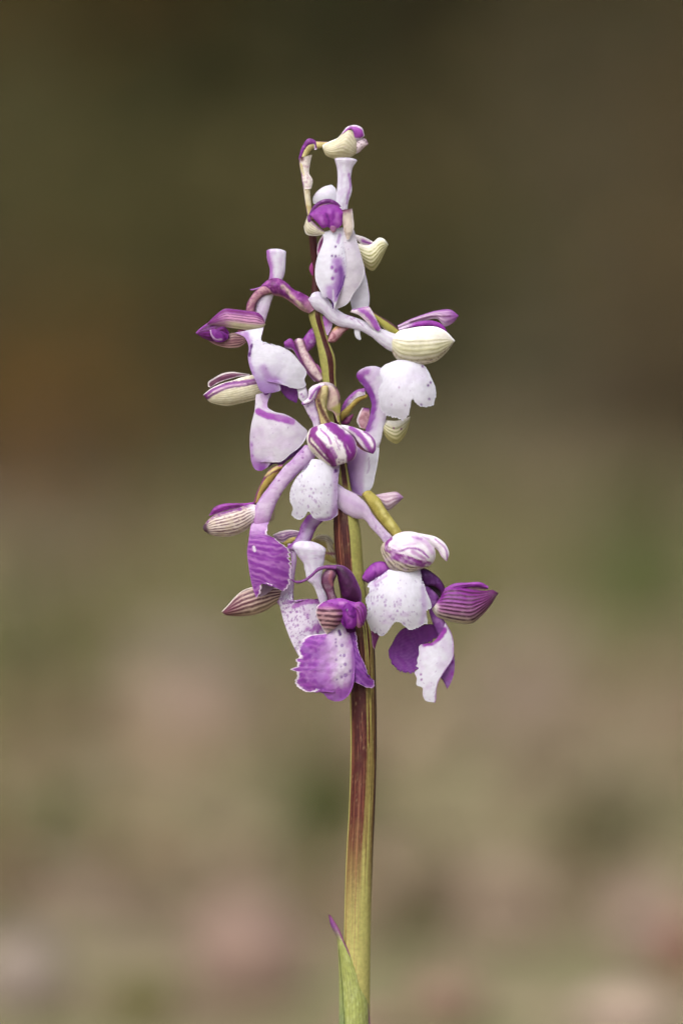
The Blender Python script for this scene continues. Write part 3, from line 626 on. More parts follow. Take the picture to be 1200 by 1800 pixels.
# ---- F2: upper front flower with the purple face
f = flower('front facing flower near the top with a purple face between pale sepals', Z2((250, 170), (330, 108), (420, 95), (500, 110)), Z2((280, 260), (360, 220), (440, 210), (520, 230)), '8a5a70', [mott('c9a35c', 12, .5, .6)], .6, 2)
tube(f, 'spur', Z1((588, 372), (606, 425), (615, 520), (606, 640), (598, 740), (610, 820)), Z1((772, 384), (738, 440), (725, 520), (730, 640), (706, 705), (690, 820)), 'f1f1fb', [stroke('b478cf', Z1((706, 490), (718, 590), (700, 660), (688, 730)), 3.4, .6, .85), mott(LI, 14, .58, .3)], .5, 6, capA=.25)
patch(f, 'sepal', Z2((205, 335), (215, 265), (245, 180), (295, 105), (370, 62), (440, 58), (505, 90), (545, 130)), Z2((235, 340), (252, 262), (278, 195), (330, 125), (400, 104), (460, 106), (525, 135)), '6f2a82', [edge('93509f', 0, 3), mott('a86cb8', 8, .55, .5)], k=.62, z=36, m=M_SEP)
patch(f, 'sepal', Z2((220, 215), (262, 262), (320, 320), (390, 372)), Z2((185, 322), (210, 392), (290, 410), (372, 398)), 'e6e0cc', [vein('a9a070', 6, .2, .6), grad('8d4fa0', lambda x: sst(.35, .0, x.u), .7, .4, 7), edge('f0ebe6', 0, 2)], k=.6, z=32, ribs=.55, ribn=6, m=M_SEP, mirror=True)
patch(f, 'sepal', Z2((535, 165), (552, 250), (568, 350), (595, 442)), Z2((648, 148), (657, 230), (664, 330), (622, 442)), 'ded0c4', [grad('7d3472', lambda x: sst(.2, .03, x.v), .9), mott('a58a84', 9, .45, .6, .25, 6), grad('efe9ee', ug(.7, 1), .5)], k=.5, z=40, m=M_SEP)
patch(f, 'petal', Z2((243, 200), (300, 150), (400, 108), (480, 112), (540, 148), (566, 185)), Z2((250, 218), (320, 290), (368, 337), (415, 325), (440, 338), (490, 342), (540, 312), (556, 235), (566, 190)), 'ab4cc6',
      [stroke('8a33a8', Z2((465, 170), (470, 320)), 5, .8, .6), mott('c47adb', 10, .5, .5), grad('8d3fa6', lambda x: sst(.35, .05, x.u), .6), stroke('6f2490', Z2((420, 320), (425, 260), (400, 200)), 4, .8, .7), stroke('d08ae4', Z2((350, 240), (370, 290)), 7, .9, .6), stroke('d08ae4', Z2((500, 200), (515, 280)), 6, .9, .6)], k=.34, z=42, wave=6)  # groove shade and brighter lobes painted in as darker and lighter strokes
tube(f, 'column', Z2((430, 320), (445, 365), (462, 380)), Z2((502, 330), (488, 368), (470, 380)), 'b77fb4', [grad('e0b0b8', vg(.3, 1))], .6, 42)
ridge = Z2((555, 325, 6), (562, 450, 8), (578, 560, 10), (592, 690, 10), (586, 800, 8), (560, 890, 6), (520, 980, 4), (478, 1105, 2))
patch(f, 'lip', Z2((362, 375), (372, 450), (350, 520), (310, 630), (293, 740), (303, 850), (335, 920), (378, 992), (440, 1022), (462, 1105)), ridge, 'f1f1fb',
      [stroke('b784d8', Z2((505, 660), (530, 760), (510, 880), (455, 975)), 17, .8, .9), stroke('8f55bd', Z2((535, 720), (545, 830), (520, 930), (480, 1010)), 8, .8, .85), stroke('c9a4e4', Z2((430, 920), (470, 990)), 16, .8, .8),
       stroke('5d2a8a', Z2((466, 1100), (460, 1050), (405, 1003)), 2.6, .4), stroke('6a3a96', Z2((500, 990), (560, 870), (575, 795)), 2.2, .4), stroke('b48ad0', Z2((530, 400), (510, 470)), 6, .7, .7), stroke('efeaf8', Z2((465, 930), (468, 1020)), 3.5, .6, .8),
       dots('7a3a9e', Z2((489, 512), (455, 600), (490, 603)), 2.6, .9), dots('a35cc4', Z2((455, 712), (490, 745), (460, 815)), 4, .9), speck(14, .8, 1.6, 8, lambda x: sst(.6, .9, x.u))], k=.36, z=27)
patch(f, 'lip_lobe', ridge, Z2((665, 350), (700, 480), (740, 620), (766, 745), (735, 850), (660, 960), (600, 1060), (500, 1110)), 'eeeaf4', [mott('e0d6ec', 14, .5, .5), speck(8, .8, 1.8, 2, lambda x: sst(.3, .05, x.u))], k=.3, z=24)
patch(f, 'bract', Z2((362, 405), (325, 470), (310, 545), (320, 620)), Z2((380, 395), (374, 500), (350, 585), (326, 622)), 'b55ea8', [edge('efdfee', 3, 0, a=.9), mott('8d3f86', 6, .5, .5)], k=.4, z=4, m=M_SEP)
patch(f, 'bract', Z2((262, 660), (240, 700), (240, 740), (262, 785)), Z2((280, 650), (285, 720), (280, 790)), '9a3f86', k=.5, z=2, m=M_SEP)

# ---- F4: topmost left flower with the arched purple ovary
f = flower('topmost left flower with an arched purple ovary and upright spur', Z3((483, 650), (508, 530), (558, 452), (622, 398), (690, 372)), Z3((562, 650), (585, 540), (640, 482), (710, 468)), 'b78a98',
      [mott('8d4a78', 4, .45, .7), edge('7a3a74', 2, 3, a=.7), stroke('8d8446', Z3((590, 560), (640, 495), (690, 465)), 4, .6, .6)], .9, 8)
tube(f, 'spur', Z3((662, 105), (672, 180), (692, 260), (682, 350), (630, 450), (582, 560), (558, 700), (550, 800)), Z3((832, 112), (829, 200), (816, 300), (790, 365), (722, 480), (692, 580), (655, 690), (630, 800)), 'f1f1fb',
     [stroke('b970d0', Z3((672, 110), (690, 200), (702, 300), (700, 340)), 9, .5, .9), grad('ddc6ea', lambda x: sst(.4, .8, x.v)*.7), mott(LI, 12, .55, .4)], .55, 2, capA=.3)
patch(f, 'bract', Z3((622, 392), (680, 344), (760, 330), (820, 360), (900, 430), (970, 458), (1040, 510), (1075, 590)), Z3((650, 415), (720, 472), (800, 492), (880, 542), (960, 602), (1020, 630)), '7f2f8e',
      [stroke('d9c3b0', Z3((800, 400), (860, 460), (920, 530), (985, 590)), 7, .6, .9), mott('b46cb8', 5, .5, .6), mott('5e1b5e', 9, .52, .6, .2, 12), edge('c79a9a', 0, 4, a=.6), grad('c9a0a8', lambda x: sst(.7, .95, x.v)*.6)], k=.9, z=8, m=M_SEP, mirror=True)
tube(f, 'bract_tip', Z3((528, 425), (560, 420), (600, 408), (640, 392)), Z3((540, 436), (570, 432), (604, 424), (640, 410)), 'a066b4', [], .8, 10, M_SEP)
patch(f, 'sepal', Z3((128, 780), (200, 845), (290, 830), (380, 790), (470, 815)), Z3((130, 800), (190, 868), (270, 905), (370, 920), (450, 906), (494, 872)), 'd6b3ae', [vein('6a1f48', 6, .24, .95, wob=.15), grad('6c1f64', lambda x: sst(.5, .0, x.v)*.9)], k=.5, z=2, ribs=.55, ribn=6, m=M_SEP)
patch(f, 'petal', Z3((270, 650), (170, 708), (100, 760), (70, 790)), Z3((360, 840), (260, 862), (190, 858), (120, 832), (70, 797)), '6f2484', [mott('8f3fa6', 12, .45, .7), vein('4b123c', 5, .2, .7), edge('9a4fb0', 3, 0)], k=.6, z=4, m=M_SEP)
patch(f, 'petal', Z3((185, 745), (240, 725), (310, 735), (350, 790)), Z3((195, 815), (225, 858), (280, 872), (340, 845)), '8d36a8', [stroke('d9b8e6', Z3((190, 765), (205, 815), (240, 848), (290, 848)), 3, .6, .9), mott('a75cc4', 7, .5, .6), stroke('5e1f78', Z3((250, 760), (300, 800), (320, 840)), 4, .8, .6)], k=.35, z=12, wave=4)
patch(f, 'sepal', Z3((650, 700), (632, 655), (600, 626), (500, 606), (400, 594), (312, 590), (240, 640), (165, 716)), Z3((658, 722), (620, 764), (540, 772), (450, 762), (330, 745), (240, 735), (168, 724)), 'd9a6d0',
      [grad('7a248c', lambda x: sst(.46, .14, x.u + .25*fbm(x.xy[:, 0]/20, x.xy[:, 1]/20)-.12), .95), grad('7d2a92', lambda x: sst(.5, .9, x.v), .93), grad('e6dfc0', lambda x: ug(.55, .8)(x)*sst(.75, .5, x.v), .95), vein('6f1d62', 7, .18, .85, hi=.62, wob=.15), vein('b0a67c', 10, .2, .5, lo=.6), edge('f0e8ee', 2.2, 0, 0, 0, a=.0)], k=.62, z=16, ribs=.55, ribn=8, m=M_SEP)
patch(f, 'petal', Z3((420, 768), (460, 765), (488, 770)), Z3((430, 790), (462, 805), (485, 798)), 'b05a86', k=.4, z=12)
patch(f, 'lip', Z3((395, 790), (480, 830), (515, 900), (510, 1000), (532, 1100), (578, 1200), (620, 1285), (655, 1302)),
      Z3((640, 745), (628, 862), (700, 890), (790, 908), (880, 960), (940, 1030), (1003, 1135), (985, 1185), (998, 1232), (922, 1262), (860, 1240), (765, 1190), (782, 1275), (740, 1292), (660, 1302)), 'f1f1fb',
      [grad('b583de', lambda x: sst(632, 690, x.xy[:, 1] - .12*(x.xy[:, 0] - 460))*sst(515, 478, x.xy[:, 0]), .9, .15), stroke('b98ada', Z3((500, 800), (520, 900), (515, 1020), (545, 1130)), 9, .9, .75), stroke('c193d6', Z3((390, 790), (450, 810), (500, 860)), 14, .8, .9), dots('6a2a8a', Z3((540, 905), (524, 970)), 3.4, .9), stroke('6a2a8a', Z3((545, 890), (522, 985)), 3.2, .4, .8),
       stroke('b884d6', Z3((640, 1090), (700, 1180), (740, 1190)), 12, .9, .6), speck(12, .8, 1.8, 12), edge('dccfe8', 0, 1.2, a=.4)], k=.28, z=20, wave=2.2)
patch(f, 'lip_lobe', Z3((765, 1185), (850, 1235), (945, 1278)), Z3((778, 1272), (840, 1345), (917, 1384)), '8b35ac', [mott('9f52be', 8, .5, .5), edge('6d2290', 0, 2)], k=.2, z=8)
patch(f, 'lip_lobe', Z3((630, 1275), (700, 1280), (712, 1300)), Z3((645, 1310), (680, 1348), (700, 1335)), '8b35ac', k=.2, z=10)
patch(f, 'lip_lobe', Z3((915, 1248), (930, 1300), (935, 1335), (962, 1372)), Z3((985, 1218), (1008, 1280), (1015, 1330), (985, 1374)), 'f0edf7', [dots(PU, Z3((975, 1330), (960, 1310)), 2.6, .8), edge(PU, 0, 2, a=.7)], k=.4, z=14)

# ---- F5: upper right flower with the big cream hood
f = flower('upper right flower with a large cream hood and long white spur', W3((930, 1005), (1010, 1055), (1100, 1108), (1200, 1185)), W3((975, 1120), (1030, 1175), (1100, 1228), (1190, 1262)), 'a9a44e', [edge('5e1f44', 4, 0, a=.95, rag=.2), grad('cfcb96', ug(.75, 1), .7)], .8, 12)
tube(f, 'spur', W3((258, 868), (300, 810), (350, 793), (420, 830), (500, 930), (580, 1000), (640, 1035), (720, 1060), (830, 1100), (950, 1160), (1060, 1200), (1200, 1250)), W3((262, 905), (310, 972), (400, 1032), (480, 1112), (580, 1162), (680, 1182), (800, 1208), (900, 1262), (1000, 1345), (1130, 1430), (1180, 1450)), 'f1f1fb',
     [stroke('b06cc0', W3((650, 1065), (690, 1050), (740, 1075), (690, 1085)), 1.8, .5, .8), stroke('b584c4', W3((770, 1100), (830, 1160)), 1.8, .5, .7), mott('ddd0ea', 15, .5, .5), mott('c9a8d6', 5, .66, .5)], .55, 14)
tube(f, 'spur_hook', W3((734, 1170), (735, 1230), (760, 1290), (785, 1306)), W3((798, 1180), (797, 1230), (800, 1265), (806, 1290)), 'f1f1fb', [], .7, 10)
patch(f, 'bract', W3((710, 985), (800, 965), (885, 953), (932, 1020), (972, 1100), (1014, 1185)), W3((690, 1012), (780, 1042), (860, 1112), (930, 1182), (985, 1216)), 'e6dce4', [stroke('9a4cb6', W3((800, 985), (860, 1020), (920, 1090), (985, 1190)), 11, .5, .95), stroke('8a3fa8', W3((720, 985), (800, 970), (880, 958)), 3, .5, .9), mott('c9a0cc', 7, .52, .4)], k=.4, z=24, m=M_SEP)
patch(f, 'bract', W3((452, 1312), (482, 1230), (542, 1162), (620, 1158), (692, 1172)), W3((462, 1332), (525, 1330), (580, 1282), (632, 1222), (694, 1180)), 'c99aa4', [edge('6a2038', 2.5, 2.5, a=.8), mott('8d3f56', 6, .5, .7), grad('d9b06c', lambda x: sst(.35, .1, x.u)*sst(.3, .5, x.v)*sst(.8, .6, x.v), .8)], k=.6, z=8, m=M_SEP)
patch(f, 'lip_base', W3((392, 1050), (410, 1120), (440, 1250)), W3((480, 1060), (505, 1130), (460, 1255)), 'd9b8e8', [stroke('c678dd', W3((420, 1070), (450, 1090), (430, 1140)), 9, .7, .9)], k=.3, z=4)
patch(f, 'sepal', Z4((638, 240), (740, 190), (850, 150), (960, 118), (1070, 113), (1132, 160)), Z4((645, 264), (740, 234), (860, 202), (960, 190), (1022, 248), (1090, 216), (1132, 164)), 'dcc4e0', [grad('8f3fa8', lambda x: np.maximum(sst(.62, .95, x.v), sst(.25, .05, x.u)), .9), stroke('5e2352', Z4((740, 215), (900, 170), (1060, 165)), 3, .6, .85), vein(DP, 4, .2, .5)], k=.5, z=6, m=M_SEP)
patch(f, 'sepal', Z4((640, 266), (720, 234), (830, 204), (930, 203), (1000, 234), (1047, 308)), Z4((650, 290), (740, 266), (860, 252), (960, 260), (1045, 312)), '9636ae', [mott('7a2390', 10, .5, .6), edge('5e1f56', 0, 2.2, a=.8), grad('eadff0', lambda x: sst(.35, .1, x.v)*sst(.2, .5, 1-x.u), .7)], k=.6, z=12, m=M_SEP)
patch(f, 'sepal', Z4((600, 330), (640, 290), (740, 262), (860, 247), (960, 254), (1032, 290), (1102, 362)), Z4((580, 400), (600, 470), (650, 530), (740, 557), (850, 557), (950, 530), (1042, 450), (1102, 368)), 'e8e3d9',
      [vein('b3aa78', 8, .2, .65, lo=.35, wob=.15), grad('d6d3aa', lambda x: np.exp(-((x.u-.62)/.2)**2)*.7), mott('b08a80', 3, .6, .6, .2, 0, lambda x: ug(.75, .9)(x)), spots('6d2a7a', 16, .8, 2, .9, 6, lambda x: sst(.82, .95, x.v)), spots('7a3a5a', 30, .7, 2, .8, 7, lambda x: ug(.75, .9)(x)*sst(.3, .6, x.v)), edge('faf7f8', 4, 0, 0, 0)], k=.66, z=16, ribs=.6, ribn=8, m=M_SEP, mirror=True)
patch(f, 'lip', Z4((635, 520), (700, 520), (780, 530), (845, 555)),
      Z4((590, 535), (515, 575), (498, 612), (512, 680), (490, 750), (482, 822), (497, 880), (508, 935), (545, 968), (620, 995), (680, 1007), (722, 978), (735, 900), (765, 833), (792, 870), (860, 907), (922, 882), (947, 800), (936, 720), (900, 640), (862, 575)), 'f1f1fb',
      [dots('8f5cb0', Z4((885, 725), (905, 702), (830, 880), (840, 572), (895, 835)), 2.6, .85), dots('b48ac4', Z4((590, 880), (700, 885), (650, 740)), 2, .7), grad('e0d6ee', lambda x: np.exp(-((x.u-.35)/.15)**2)*sst(.2, .6, x.v)*.5), speck(8, .7, 1.4, 33)], k=.45, z=14, wave=2.5, arc=1, jag=4)

# ---- F7: front centre flower, striped hood
f = flower('front centre flower with a bold striped purple hood under a looped bract', W4((262, 235), (215, 330), (205, 420), (235, 530), (258, 640)), W4((345, 250), (338, 320), (312, 410), (332, 520), (378, 630)), 'c9b983',
      [stroke(WINE, W4((255, 260), (238, 380), (290, 520), (350, 620)), 7, .5, .9), stroke('d9cf9a', W4((300, 260), (290, 380), (320, 480)), 6, .6, .7), mott('a58a60', 4, .5, .5), edge('8d4f74', 1.5, 0)], .85, 34)
patch(f, 'bract', W4((235, 200), (310, 186), (392, 210), (452, 290), (468, 400), (462, 520), (452, 610)), W4((240, 240), (300, 228), (335, 290), (328, 380), (338, 480), (385, 500), (440, 612)), 'cdb6a8',
      [edge('4f1638', 5, 0, a=.95, rag=.15), grad('ece4ea', lambda x: sst(.4, .1, x.v), .8), grad('a8a352', lambda x: sst(.6, .7, x.v)*sst(.95, .7, x.u), .9), mott('b58a94', 7, .5, .5)], k=.35, z=26, m=M_SEP)
patch(f, 'bract', W4((58, 405), (128, 350), (140, 262), (190, 220), (295, 200)), W4((75, 432), (150, 412), (202, 362), (245, 275), (305, 232)), 'eadfef', [stroke('9a52b4', W4((150, 360), (190, 290), (250, 235)), 5, .5, .9), edge('8d45a8', 0, 3, 0, 4, a=.9, rag=.3), stroke('b98acc', W4((150, 290), (200, 240)), 3, .6, .6)], k=.6, z=36, m=M_SEP)
tube(f, 'spur', W4((70, 410), (125, 520), (178, 620), (190, 720)), W4((200, 385), (222, 480), (250, 560), (265, 700)), 'ece2f4', [mott(LI2, 9, .5, .5), dots('a37ac0', W4((125, 445), (140, 540)), 1.8)], .55, 26, capA=.2)
patch(f, 'petal', W4((588, 735), (680, 828), (765, 915)), W4((630, 850), (700, 905), (800, 942)), '9c7470', [vein('5e2140', 3, .25, .9)], k=.2, z=30, m=M_SEP)
patch(f, 'sepal', W4((470, 635), (560, 648), (680, 688), (780, 738), (838, 820), (840, 900), (812, 942)), W4((520, 690), (600, 752), (670, 842), (740, 912), (808, 943)), 'f0e8f2',
      [stroke('9a45b4', W4((580, 670), (680, 745), (750, 850), (795, 925)), 9, .5, .95), stroke('9136a8', W4((720, 705), (800, 770), (832, 860), (812, 930)), 5, .5, .9), edge('7a2a90', 0, 1.8, 3), spots('b07ac0', 12, .7, 1.4, .7, 5)], k=.6, z=38, m=M_SEP, mirror=True)
patch(f, 'sepal', W4((240, 640), (150, 680), (116, 780), (138, 880), (215, 970), (310, 1045), (400, 1078), (450, 1035), (470, 1000)), W4((370, 604), (480, 650), (585, 730), (625, 800), (642, 880), (632, 960), (590, 1012), (520, 1018), (475, 1000)), 'f2ecf4',
      [grad('ebe4d2', lambda x: sst(.3, .1, x.u), .9), stroke('8a2a9e', W4((345, 615), (425, 690), (510, 780), (570, 890), (580, 1010)), 16, .3, .97), stroke('9c40b4', W4((560, 780), (605, 870), (605, 960)), 15, .5, .9), stroke('dcb6e4', W4((520, 830), (575, 930)), 1.5, .4, .8),
       stroke('8a3298', W4((200, 665), (180, 730), (250, 830), (330, 920), (400, 1050)), 12, .4, .97), stroke('7a2080', W4((150, 750), (140, 790), (210, 880), (310, 990), (390, 1060)), 4, .4, .95), stroke('701c70', W4((265, 850), (330, 960), (380, 1040)), 5, .5, .8), stroke('a865b8', W4((215, 800), (300, 920)), 5, .7, .7),
       stroke('a456ba', W4((270, 695), (330, 750), (370, 830)), 4, .5, .9), stroke('a456ba', W4((375, 880), (420, 970)), 6, .6, .8), stroke('b880c8', W4((410, 760), (460, 900)), 2, .6, .8), spots('8f3fa4', 34, .8, 2.2, .85, 14, lambda x: np.exp(-((x.u-.42)/.16)**2)), edge('f0e8ee', 1.6, 1.6, a=.7), spots('8a5a5a', 10, .7, 1.5, .8, 4, lambda x: sst(.2, .1, x.u))], k=.66, z=34, ribs=.5, ribn=7, m=M_SEP, mirror=True)
patch(f, 'lip', Z5((735, 585), (800, 590), (905, 615)),
      Z5((700, 640), (640, 700), (600, 790), (598, 850), (617, 895), (608, 930), (655, 962), (690, 942), (713, 906), (740, 945), (770, 962), (810, 970), (860, 957), (888, 937), (891, 850), (895, 740), (906, 630)), 'f1f1fb',
      [speck(130, .9, 2.4, 17, lambda x: sst(.3, .6, x.u) + .1, 'a06cc0', .75), stroke('a465c4', Z5((770, 965), (860, 945), (890, 880)), 7, .9, .8), stroke('cfaee4', Z5((880, 640), (885, 800), (870, 930)), 12, .9, .7), dots('8a52b0', Z5((882, 660),), 4, .9)], k=.45, z=32, wave=2.5, arc=1, jag=1.2)

# ---- F9: lower left flower, fully purple fringed lip
f = flower('lower left flower with a bright purple fringed lip', Z6((578, 560), (600, 480), (650, 370), (720, 258), (800, 208), (850, 200)), Z6((640, 545), (660, 480), (725, 400), (792, 310), (845, 240)), 'b59c50',
      [stroke('6a1f40', Z6((588, 550), (620, 440), (690, 320), (765, 268), (835, 246)), 4.2, .5, .95), edge('8d3f86', 3, 0, a=.9), mott('8a6a34', 8, .5, .5), stroke('d6c47c', Z6((690, 300), (800, 225)), 5, .6, .6)], .85, 12)
tube(f, 'spur', Z6((1060, 20), (930, 160), (850, 240), (780, 330), (690, 450), (622, 545), (580, 650), (575, 740), (590, 800)), Z6((1160, 130), (1090, 210), (1000, 290), (920, 372), (850, 470), (792, 580), (762, 650), (728, 740), (670, 800)), 'dcc4e8',
     [edge('b98ad0', 5, 4, a=.6), mott('ecdff4', 10, .45, .6), dots(PU, Z6((1050, 75), (1045, 130), (820, 350), (835, 480)), 2.4, .8), grad('c98ad8', lambda x: sst(.8, 1, x.v)*.8), mott('b06cc8', 6, .6, .4)], .55, 18)
patch(f, 'sepal', Z6((590, 555), (500, 568), (400, 568), (290, 574), (200, 608), (152, 682)), Z6((600, 585), (500, 598), (400, 618), (300, 642), (200, 678), (154, 694)), '9a38ae', [mott('6d1f78', 9, .5, .7), edge('c98ad4', 0, 2, a=.6), stroke('5a1a58', Z6((200, 650), (330, 600), (440, 590)), 3, .6, .7)], k=.5, z=10, m=M_SEP)
patch(f, 'sepal', Z6((640, 590), (540, 580), (440, 610), (330, 640), (230, 670), (150, 720), (92, 790)), Z6((660, 700), (560, 782), (480, 842), (380, 882), (260, 888), (170, 872), (105, 835)), 'e8dbd2',
      [vein('6a2a4a', 8, .19, .9, wob=.4, lo=.12), edge('7d2590', 6, 0, a=.95), grad('45123c', vg(.84, .97)), mott('c9b8a0', 8, .5, .5), grad('f0e6ee', lambda x: sst(.25, .05, x.v)), spots('7a3a58', 14, .8, 1.8, .7, 3)], k=.62, z=14, ribs=.6, ribn=8, m=M_SEP, mirror=True)
patch(f, 'lip', Z6((585, 690, -22), (548, 800, -4), (530, 920), (516, 1020), (528, 1150), (545, 1270), (570, 1380), (600, 1472)), Z6((735, 700, -22), (705, 800, -4), (703, 858), (790, 905), (855, 960), (912, 1020), (930, 1090), (943, 1160), (926, 1250), (922, 1330), (872, 1402), (800, 1372), (720, 1332), (672, 1330), (650, 1420), (605, 1472)), 'b35cd0',
      [vein('8a2fac', 16, .28, .75, axis='v', wob=.5), vein('d59ae6', 12, .15, .5, axis='v', wob=.7, seed=4), edge('f3e6f8', 0, 3.4, a=.95, rag=.5), grad('dcc4e8', lambda x: sst(950, 912, x.xy[:, 1] + .25*(x.xy[:, 0] - 460)), .95, .12), mott('9a3fba', 14, .5, .5), stroke('f4ecfa', Z6((580, 985), (590, 1020)), 5, .4, .95, .1), edge('c98ae0', 2.5, 0, a=.5)], k=.4, z=24, jag=4.5, jagf=.11, wave=2)
patch(f, 'lip_lobe', Z6((665, 1325), (720, 1328), (790, 1368)), Z6((632, 1470), (690, 1445), (780, 1375)), 'b9a3bd', [mott('d0bfd2', 7, .5, .5)], k=.2, z=10)
tube(f, 'bract', Z6((768, 640), (780, 690), (745, 750)), Z6((760, 650), (764, 690), (736, 740)), 'b9a590', [], .8, 4, M_SEP)

# ---- F10: lower right flower
f = flower('lower right flower with a yellow green ovary and speckled white lip', Z8((272, 86), (322, 130), (372, 210), (422, 280), (475, 360)), Z8((212, 122), (258, 190), (310, 270), (370, 342), (420, 395)), 'bdb05c', [edge('8d6a40', 0, 2.5, a=.7), stroke('dcd48c', Z8((310, 160), (380, 270), (430, 340)), 6, .8, .7), mott('9a8a3c', 8, .5, .5)], .85, 14)
patch(f, 'petal', Z8((300, 112), (380, 97), (440, 94), (482, 126)), Z8((335, 160), (380, 216), (430, 182), (482, 132)), 'd9c6d4', [grad('8a5aa8', vg(.55, .9), .8), vein('8d5a7a', 4, .18, .6), mott('b99ab4', 7, .5, .5)], k=.6, z=-8, m=M_SEP)
tube(f, 'spur', Z8((40, 30), (110, 75), (180, 110), (242, 172), (282, 240), (342, 312), (405, 380)), Z8((45, 192), (110, 240), (180, 265), (216, 270), (270, 332), (330, 392), (352, 425)), 'e6d8f0', [stroke('cdb0e0', Z8((60, 120), (150, 165), (210, 200)), 10, .9, .7), mott('b48acc', 4, .58, .6, .15, 3, lambda x: sst(.4, .6, x.v)), mott(LI, 16, .5, .4)], .5, 18)
patch(f, 'sepal', Z8((212, 645), (240, 600), (300, 553), (360, 553), (410, 600)), Z8((212, 672), (250, 692), (320, 662), (410, 635)), 'a74fc2', [stroke('8a33a6', Z8((285, 560), (300, 610), (290, 670)), 4, .8, .7), mott('bf74d4', 9, .5, .6), edge('7d2a98', 2, 2)], k=.7, z=12)
patch(f, 'sepal', Z8((530, 354), (620, 368), (700, 388), (762, 440), (782, 500), (767, 547)), Z8((590, 410), (660, 440), (705, 470), (738, 522), (764, 547)), 'ebe4ee', [edge('9a4fb4', 0, 0, 8, a=.9), stroke('a868c0', Z8((690, 400), (760, 470), (772, 530)), 3, .6, .8), stroke('b48ac8', Z8((580, 380), (650, 400)), 4, .7, .6), edge('d9bfe0', 0, 2)], k=.6, z=26, m=M_SEP, mirror=True)
patch(f, 'sepal', Z8((400, 390), (440, 365), (500, 350), (600, 370), (660, 420), (692, 480), (682, 548), (652, 580)), Z8((345, 428), (334, 462), (358, 540), (400, 602), (480, 637), (560, 612), (645, 582)), 'e9e3ec',
      [grad('e3d9c4', ug(.6, .8), .9), vein('6a3a40', 12, .16, .8, lo=.62, wob=.4, soft=.6), stroke('8a2f96', Z8((402, 395), (370, 430), (372, 470), (420, 492), (500, 515), (590, 545), (655, 560)), 5.5, .45, .95), stroke('9a44b0', Z8((410, 515), (500, 542), (610, 568)), 9, .5, .9), stroke('9a4cb0', Z8((410, 470), (450, 478), (520, 458), (590, 470), (645, 520)), 3.4, .5, .9), stroke('b878c8', Z8((540, 480), (620, 530)), 7, .7, .7), stroke('c79ad4', Z8((480, 440), (560, 430)), 2.5, .6, .6), stroke('cfa6dc', Z8((560, 390), (640, 430), (670, 490)), 7, .8, .7), stroke('a86cc0', Z8((540, 385), (600, 400)), 3, .6, .7), mott('d9bfe4', 8, .5, .5),
       spots('6a2a5a', 22, .7, 1.6, .8, 21, lambda x: ug(.6, .8)(x))], k=.66, z=26, ribs=.7, ribn=8, m=M_SEP, mirror=True)
patch(f, 'lip', Z8((385, 600), (460, 610), (530, 600), (590, 585)),
      Z8((330, 640), (290, 668), (248, 700), (258, 735), (230, 800), (248, 860), (240, 930), (252, 982), (310, 1030), (350, 1032), (392, 985), (440, 938), (480, 968), (520, 997), (570, 992), (605, 972), (637, 960), (630, 872), (662, 850), (642, 770), (612, 700), (592, 612)), 'f1f1fb',
      [speck(150, .9, 2.4, 27, lambda x: sst(.35, .6, x.u)*sst(.75, .5, x.v) + .04, 'a06cc4', .75), mott(LI2, 14, .55, .3, .2, 0, lambda x: sst(.1, .3, x.u)), stroke('d3bce8', Z8((610, 720), (620, 860), (600, 960)), 8, .9, .7), stroke('c9a0dc', Z8((290, 690), (370, 640)), 4, .8, .6)], k=.45, z=22, wave=2.5, arc=1, jag=4)

# ---- F12: lowest front flower
f = flower('lowest front flower with a dark purple hood and broad violet lip', W5((560, 835), (515, 900), (503, 950), (520, 1020), (558, 1100), (575, 1200)), W5((655, 840), (668, 890), (645, 960), (645, 1050), (690, 1180)), '7a4a6e',
      [mott('9a8494', 5, .5, .6), edge('4a1844', 4, 3, a=.8), stroke('b5737c', W5((610, 860), (600, 940), (625, 1000)), 5, .7, .7)], .85, 44)
tube(f, 'spur', W5((202, 612), (250, 690), (312, 770), (340, 870), (358, 958), (412, 1000), (450, 1080), (488, 1190)), W5((558, 642), (540, 720), (526, 800), (526, 860), (510, 930), (530, 1020), (566, 1100), (572, 1180)), 'f1f1fb',
     [mott(LI, 10, .55, .4), stroke('dcc6ec', W5((370, 960), (480, 900)), 6, .7, .7), dots('b08acc', W5((460, 740), (455, 720)), 1.6)], .5, 26, capA=.5)
tube(f, 'bract_strand', W5((180, 930), (250, 955), (330, 935), (400, 885), (470, 818), (560, 790), (660, 792)), W5((190, 950), (250, 982), (335, 965), (410, 915), (480, 855), (560, 830), (650, 840)), '8a4a9a', [edge('6a2a7c', 2, 2), mott('a86cb4', 6, .5, .5)], .6, 52, M_SEP)
patch(f, 'bract', W5((600, 800), (660, 790), (740, 800), (820, 858), (892, 980), (928, 1080), (930, 1190)), W5((590, 835), (655, 870), (690, 980), (712, 1060), (735, 1130), (790, 1180), (860, 1200)), '431046',
      [grad('6f3a80', lambda x: sst(.35, .05, x.u), .7), mott('5a2260', 9, .5, .6), edge('8a5a9a', 1.5, 0, a=.8)], k=.55, z=36, m=M_SEP)
patch(f, 'sepal', W5((500, 1190), (560, 1165), (620, 1148), (720, 1138), (820, 1170), (905, 1188)), W5((520, 1290), (620, 1310), (720, 1320), (800, 1330), (880, 1330)), '9a3cb4', [stroke('d79ae0', W5((700, 1190), (760, 1190), (790, 1230)), 5, .8, .6), mott('6f2088', 10, .48, .7), stroke('4f1660', W5((560, 1240), (680, 1270)), 4, .7, .7)], k=.5, z=52, m=M_SEP)  # pale stroke puts the dome's highlight into the colour
